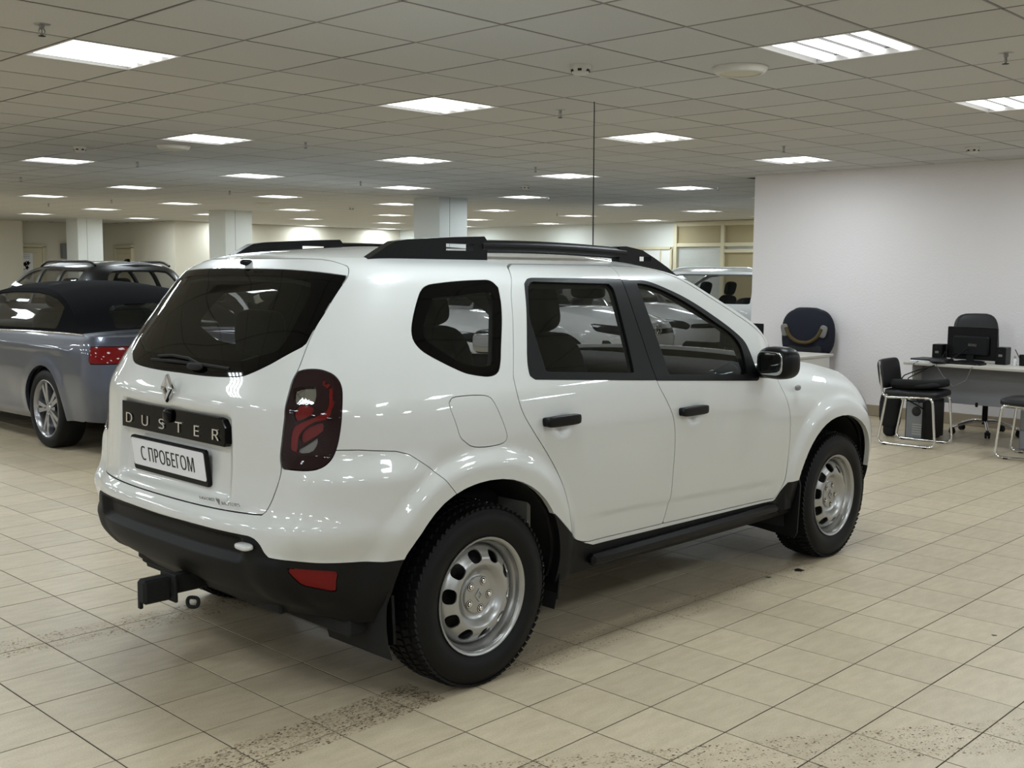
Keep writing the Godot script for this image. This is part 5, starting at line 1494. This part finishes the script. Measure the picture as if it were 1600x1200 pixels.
# ---------- dirt on the floor ----------
func make_dirt() -> void:
	var tr := [[Vector2(-0.2, 0.78), Vector2(-1.5, 0.80), 0.085, 1500, "dark muddy tyre print leading from the estate's right rear wheel", 1.0], [Vector2(0.2, -0.62), Vector2(-2.4, -0.88), 0.085, 1300, "muddy tyre print leading from the estate's left rear wheel", 0.8],
		[Vector2(0.2, 0.83), Vector2(2.4, 0.86), 0.085, 800, "faint tyre print along the floor between the estate's right wheels", 0.7], [Vector2(-0.6, 1.40), Vector2(1.6, 2.9), 0.10, 1500, "faint curved tyre print across the floor at the lower right", 0.75]]
	var rg := RandomNumberGenerator.new()
	rg.seed = 21
	for t in tr:
		var d: Vector2 = (t[1] - t[0])
		var l := d.length()
		d = d.normalized()
		var n := Vector2(-d.y, d.x)
		var whole := Node3D.new()
		whole.name = numbered("tyre_print")
		add_child(whole)
		tag(whole, t[4], "tyre print", "", "stuff")
		for layer in 2:
			var g := Geo.new()
			for i in int(t[3] * (2.2 if layer == 0 else 0.8)):
				var u: float = pow(rg.randf(), 1.25) * l
				var row: float = [-1.0, -0.55, 0.0, 0.55, 1.0][rg.randi() % 5]
				u = roundf(u / 0.028) * 0.028 + rg.randf_range(-0.012, 0.012)
				var c: Vector2 = t[0] + d * u + n * (row * t[2] + rg.randf_range(-0.02, 0.02))
				var r: float = (0.0012 + 0.0030 * rg.randf()) * t[5] if layer == 0 else (0.0010 + 0.0042 * pow(rg.randf(), 2.5)) * t[5]
				var a0 := rg.randf_range(-0.5, 0.5)
				var dd := d.rotated(a0)
				var nn := n.rotated(a0)
				var h := 0.0008 if layer == 0 else 0.0011
				var ce := g.v(Vector3(c.x, h, c.y), Vector3.UP)
				var ring_i := []
				for j in 6:
					var a := TAU * j / 6
					var q := dd * cos(a) * r * rg.randf_range(0.9, 2.2) + nn * sin(a) * r * rg.randf_range(0.5, 1.1)
					ring_i.append(g.v(Vector3(c.x + q.x, h - 0.0003, c.y + q.y), Vector3.UP))
				for j in 6: g.tri(ce, ring_i[j], ring_i[(j + 1) % 6])
			var o := obj("dust" if layer == 0 else "mud_flecks", g, M.mud_light if layer == 0 else M.mud, whole)
			o.set_meta("kind", "stuff")
	for q in [[2.28, 0.90, 0.03, "dark oil blot on the tiles in front of the estate's right front wheel"], [2.05, 0.86, 0.016, "small dark spot beside the right front wheel"], [1.95, 2.02, 0.012, "dark specks on a tile at the right of the floor"], [-0.36, 1.52, 0.008, "tiny black speck near the lower edge of the floor"]]:
		var g := Geo.new()
		var ce := g.v(Vector3(q[0], 0.0012, q[1]), Vector3.UP)
		var ri := []
		for j in 12:
			var a := TAU * j / 12
			ri.append(g.v(Vector3(q[0], 0.0006, q[1]) + Vector3(cos(a), 0, sin(a)) * q[2] * rg.randf_range(0.6, 1.3), Vector3.UP))
		for j in 12: g.tri(ce, ri[j], ri[(j + 1) % 12])
		tag(obj("floor_spot", g, M.oil), q[3], "stain")

# ---------- materials ----------
func noise_tex(sz: int, freq: float, lo: Color, hi: Color, seed_: int, normal := false, oct := 4) -> NoiseTexture2D:
	var n := FastNoiseLite.new()
	n.seed = seed_; n.frequency = freq; n.fractal_octaves = oct
	n.noise_type = FastNoiseLite.TYPE_SIMPLEX_SMOOTH
	var t := NoiseTexture2D.new()
	t.width = sz; t.height = sz; t.noise = n; t.seamless = true
	if normal:
		t.as_normal_map = true; t.bump_strength = 3.0
	else:
		var g := Gradient.new()
		g.set_color(0, lo); g.set_color(1, hi)
		t.color_ramp = g
	return t

func world_tex(m: StandardMaterial3D, t: Texture2D, scale: float) -> void:
	m.albedo_texture = t
	m.uv1_triplanar = true
	m.uv1_world_triplanar = true
	m.uv1_scale = Vector3(scale, scale, scale)

func make_materials() -> void:
	var paint := func(name: String, c: Color, metal: float, r: float) -> void:
		var m := mat(name, c, r, metal)
		m.clearcoat_enabled = true; m.clearcoat = 1.0; m.clearcoat_roughness = 0.02
	paint.call("white_paint", Color(0.79, 0.795, 0.785), 0.0, 0.35)
	paint.call("silver_paint", Color(0.29, 0.31, 0.365), 0.6, 0.3)
	paint.call("dark_paint", Color(0.09, 0.09, 0.10), 0.3, 0.4)
	M.dark_paint.clearcoat = 0.35
	mat("black_plastic", Color(0.042, 0.044, 0.049), 0.55, 0.0, 0.34)
	mat("black_trim", Color(0.03, 0.032, 0.038), 0.42, 0.0, 0.3)
	mat("black_satin", Color(0.026, 0.028, 0.034), 0.35, 0.0, 0.32)
	mat("black_gloss", Color(0.012, 0.012, 0.014), 0.06, 0.0, 0.25)
	mat("black_glass", Color(0.010, 0.011, 0.015), 0.04, 0.0, 0.33)
	mat("black_matt", Color(0.035, 0.035, 0.035), 0.85)
	mat("felt_grey", Color(0.46, 0.46, 0.43), 0.9)
	mat("rubber", Color(0.032, 0.034, 0.038), 0.6, 0.0, 0.35)
	mat("dark_iron", Color(0.12, 0.115, 0.11), 0.5, 0.6)
	mat("steel_silver", Color(0.66, 0.66, 0.655), 0.3, 0.75)
	mat("alloy", Color(0.62, 0.62, 0.63), 0.25, 0.85)
	mat("chrome", Color(0.86, 0.86, 0.86), 0.08, 1.0)
	mat("mirror_chrome", Color(0.75, 0.77, 0.78), 0.04, 1.0)
	var lens := func(name: String, c: Color) -> void:
		var m := mat(name, c, 0.35, 0.0, 0.2)
		m.clearcoat_enabled = true; m.clearcoat = 0.45; m.clearcoat_roughness = 0.03
	lens.call("red_lens", Color(0.42, 0.008, 0.014))
	lens.call("red_lens_mid", Color(0.42, 0.015, 0.03))
	mat("dark_red", Color(0.10, 0.008, 0.02), 0.5, 0.0, 0.2)
	lens.call("clear_lamp", Color(0.5, 0.5, 0.5))
	lens.call("dark_lamp", Color(0.08, 0.085, 0.09))
	M.clear_lamp.metallic = 0.6
	var glass := func(name: String, c: Color) -> void:
		var m := mat(name, c, 0.02)
		m.transparency = BaseMaterial3D.TRANSPARENCY_ALPHA
		m.metallic_specular = 0.42
	glass.call("tinted_glass", Color(0.03, 0.055, 0.045, 0.33))
	glass.call("lamp_cover", Color(0.1, 0.0, 0.0, 0.08))
	glass.call("clear_glass", Color(0.9, 0.95, 0.93, 0.08))
	mat("inner_trim", Color(0.09, 0.092, 0.09), 0.8)
	mat("headlining", Color(0.42, 0.42, 0.40), 0.9)
	mat("seat_cloth", Color(0.075, 0.077, 0.08), 0.92)
	mat("ink", Color(0.02, 0.02, 0.025), 0.5)
	mat("plate_white", Color(0.88, 0.88, 0.90), 0.4)
	mat("sticker_grey", Color(0.45, 0.44, 0.42), 0.5)
	mat("black_fabric", Color(0.02, 0.022, 0.032), 0.95, 0.0, 0.2)
	# hall
	mat("grout", Color(0.18, 0.145, 0.11), 0.95)
	var vein := noise_tex(512, 0.012, Color(0.91, 0.905, 0.89), Color(1, 1, 1), 4)
	var speck := noise_tex(512, 0.09, Color(0.90, 0.89, 0.87), Color(1, 1, 1), 8, false, 5)
	for k in 4:
		var f: float = [1.0, 0.975, 1.02, 0.99][k]
		var m := mat("tile_%d" % k, Color(0.79 * f, 0.735 * f, 0.635 * f), 0.36)
		world_tex(m, vein, 1.1)
		m.uv1_scale = Vector3(0.9, 0.9, 2.6)
		m.uv1_offset = Vector3(k * 0.31, 0, k * 0.17)
		m.detail_enabled = true; m.detail_albedo = speck; m.detail_blend_mode = BaseMaterial3D.BLEND_MODE_MUL
		m.detail_uv_layer = BaseMaterial3D.DETAIL_UV_2
		m.uv2_triplanar = true; m.uv2_world_triplanar = true; m.uv2_scale = Vector3(2.3, 2.3, 2.3)
	var flecks := noise_tex(512, 0.12, Color(0.94, 0.94, 0.94), Color(1, 1, 1), 15, false, 5)
	for k in 3:
		var f2: float = [1.0, 0.985, 1.01][k]
		var m := mat("panel_%d" % k, Color(0.77 * f2, 0.765 * f2, 0.75 * f2), 0.9)
		world_tex(m, flecks, 1.5)
	mat("ceiling_void", Color(0.25, 0.24, 0.23), 0.9)
	mat("grid_metal", Color(0.44, 0.41, 0.39), 0.35, 0.3)
	var bump := noise_tex(512, 0.05, Color.BLACK, Color.WHITE, 31, true)
	for q in [["plaster", Color(0.88, 0.86, 0.86)], ["plaster_cool", Color(0.82, 0.83, 0.81)], ["plaster_warm", Color(0.86, 0.84, 0.78)]]:
		var m := mat(q[0], q[1], 0.85)
		m.normal_enabled = true; m.normal_texture = bump; m.normal_scale = 0.25
		m.uv1_triplanar = true; m.uv1_world_triplanar = true; m.uv1_scale = Vector3(1.2, 1.2, 1.2)
	mat("skirting", Color(0.58, 0.53, 0.45), 0.5)
	mat("cream_wood", Color(0.80, 0.77, 0.66), 0.5)
	mat("tan_panel", Color(0.63, 0.585, 0.45), 0.6)
	mat("blind_white", Color(0.88, 0.88, 0.87), 0.6)
	mat("grey_metal", Color(0.5, 0.51, 0.52), 0.45, 0.4)
	mat("reflector", Color(0.30, 0.30, 0.32), 0.5, 0.2)
	mat("white_enamel", Color(0.85, 0.85, 0.85), 0.4)
	var tg := mat("tube_glow", Color(1, 1, 1), 0.5)
	tg.emission_enabled = true; tg.emission = Color(1, 1, 0.99); tg.emission_energy_multiplier = 2.5
	mat("white_plastic", Color(0.80, 0.79, 0.76), 0.45)
	mat("speaker_mesh", Color(0.80, 0.78, 0.70), 0.7)
	# furniture
	mat("desk_top", Color(0.74, 0.72, 0.68), 0.45)
	mat("desk_white", Color(0.82, 0.81, 0.79), 0.5)
	mat("desk_grey", Color(0.50, 0.50, 0.515), 0.55)
	mat("black_leather", Color(0.045, 0.046, 0.055), 0.5)
	mat("black_cloth", Color(0.04, 0.04, 0.045), 0.9)
	mat("navy_cloth", Color(0.045, 0.06, 0.12), 0.9)
	mat("fur_tan", Color(0.30, 0.25, 0.13), 0.95)
	mat("mud", Color(0.33, 0.27, 0.20), 0.9)
	mat("mud_light", Color(0.60, 0.53, 0.43), 0.9)
	mat("oil", Color(0.07, 0.04, 0.03), 0.4)

func _ready() -> void:
	# camera: eye height 1.53 m, turned about 44 degrees to the car's axis
	var cam := Camera3D.new()
	cam.name = "camera"
	var yaw := 0.8039853503
	var right := Vector3(cos(yaw), 0, sin(yaw))
	var fwd := Vector3(sin(yaw), 0, -cos(yaw))
	var pitch := -0.1020558
	var look := (fwd * cos(pitch) + Vector3.UP * sin(pitch)).normalized()
	var up := right.cross(look)
	var b := Basis(right, up, -look) * Basis(Vector3(0, 0, 1), 0.0082294)
	cam.transform = Transform3D(b, CAM)
	cam.fov = rad_to_deg(2.0 * atan(600.0 / 1722.592))
	cam.near = 0.05; cam.far = 80.0
	add_child(cam)
	cam.current = true
	cam_inv = cam.transform.affine_inverse()
	var env := Environment.new()
	env.background_mode = Environment.BG_COLOR
	env.background_color = Color(0.02, 0.02, 0.022)
	env.tonemap_mode = Environment.TONE_MAPPER_LINEAR
	env.tonemap_exposure = 1.0
	env.sdfgi_enabled = true; env.ssao_enabled = true; env.ssil_enabled = true
	var we := WorldEnvironment.new()
	we.name = "environment"
	we.environment = env
	add_child(we)
	make_materials()
	make_lights()
	make_hall()
	make_doors_and_offices()
	make_estate()
	make_other_cars()
	make_furniture()
	make_ceiling_fittings()
	make_dirt()
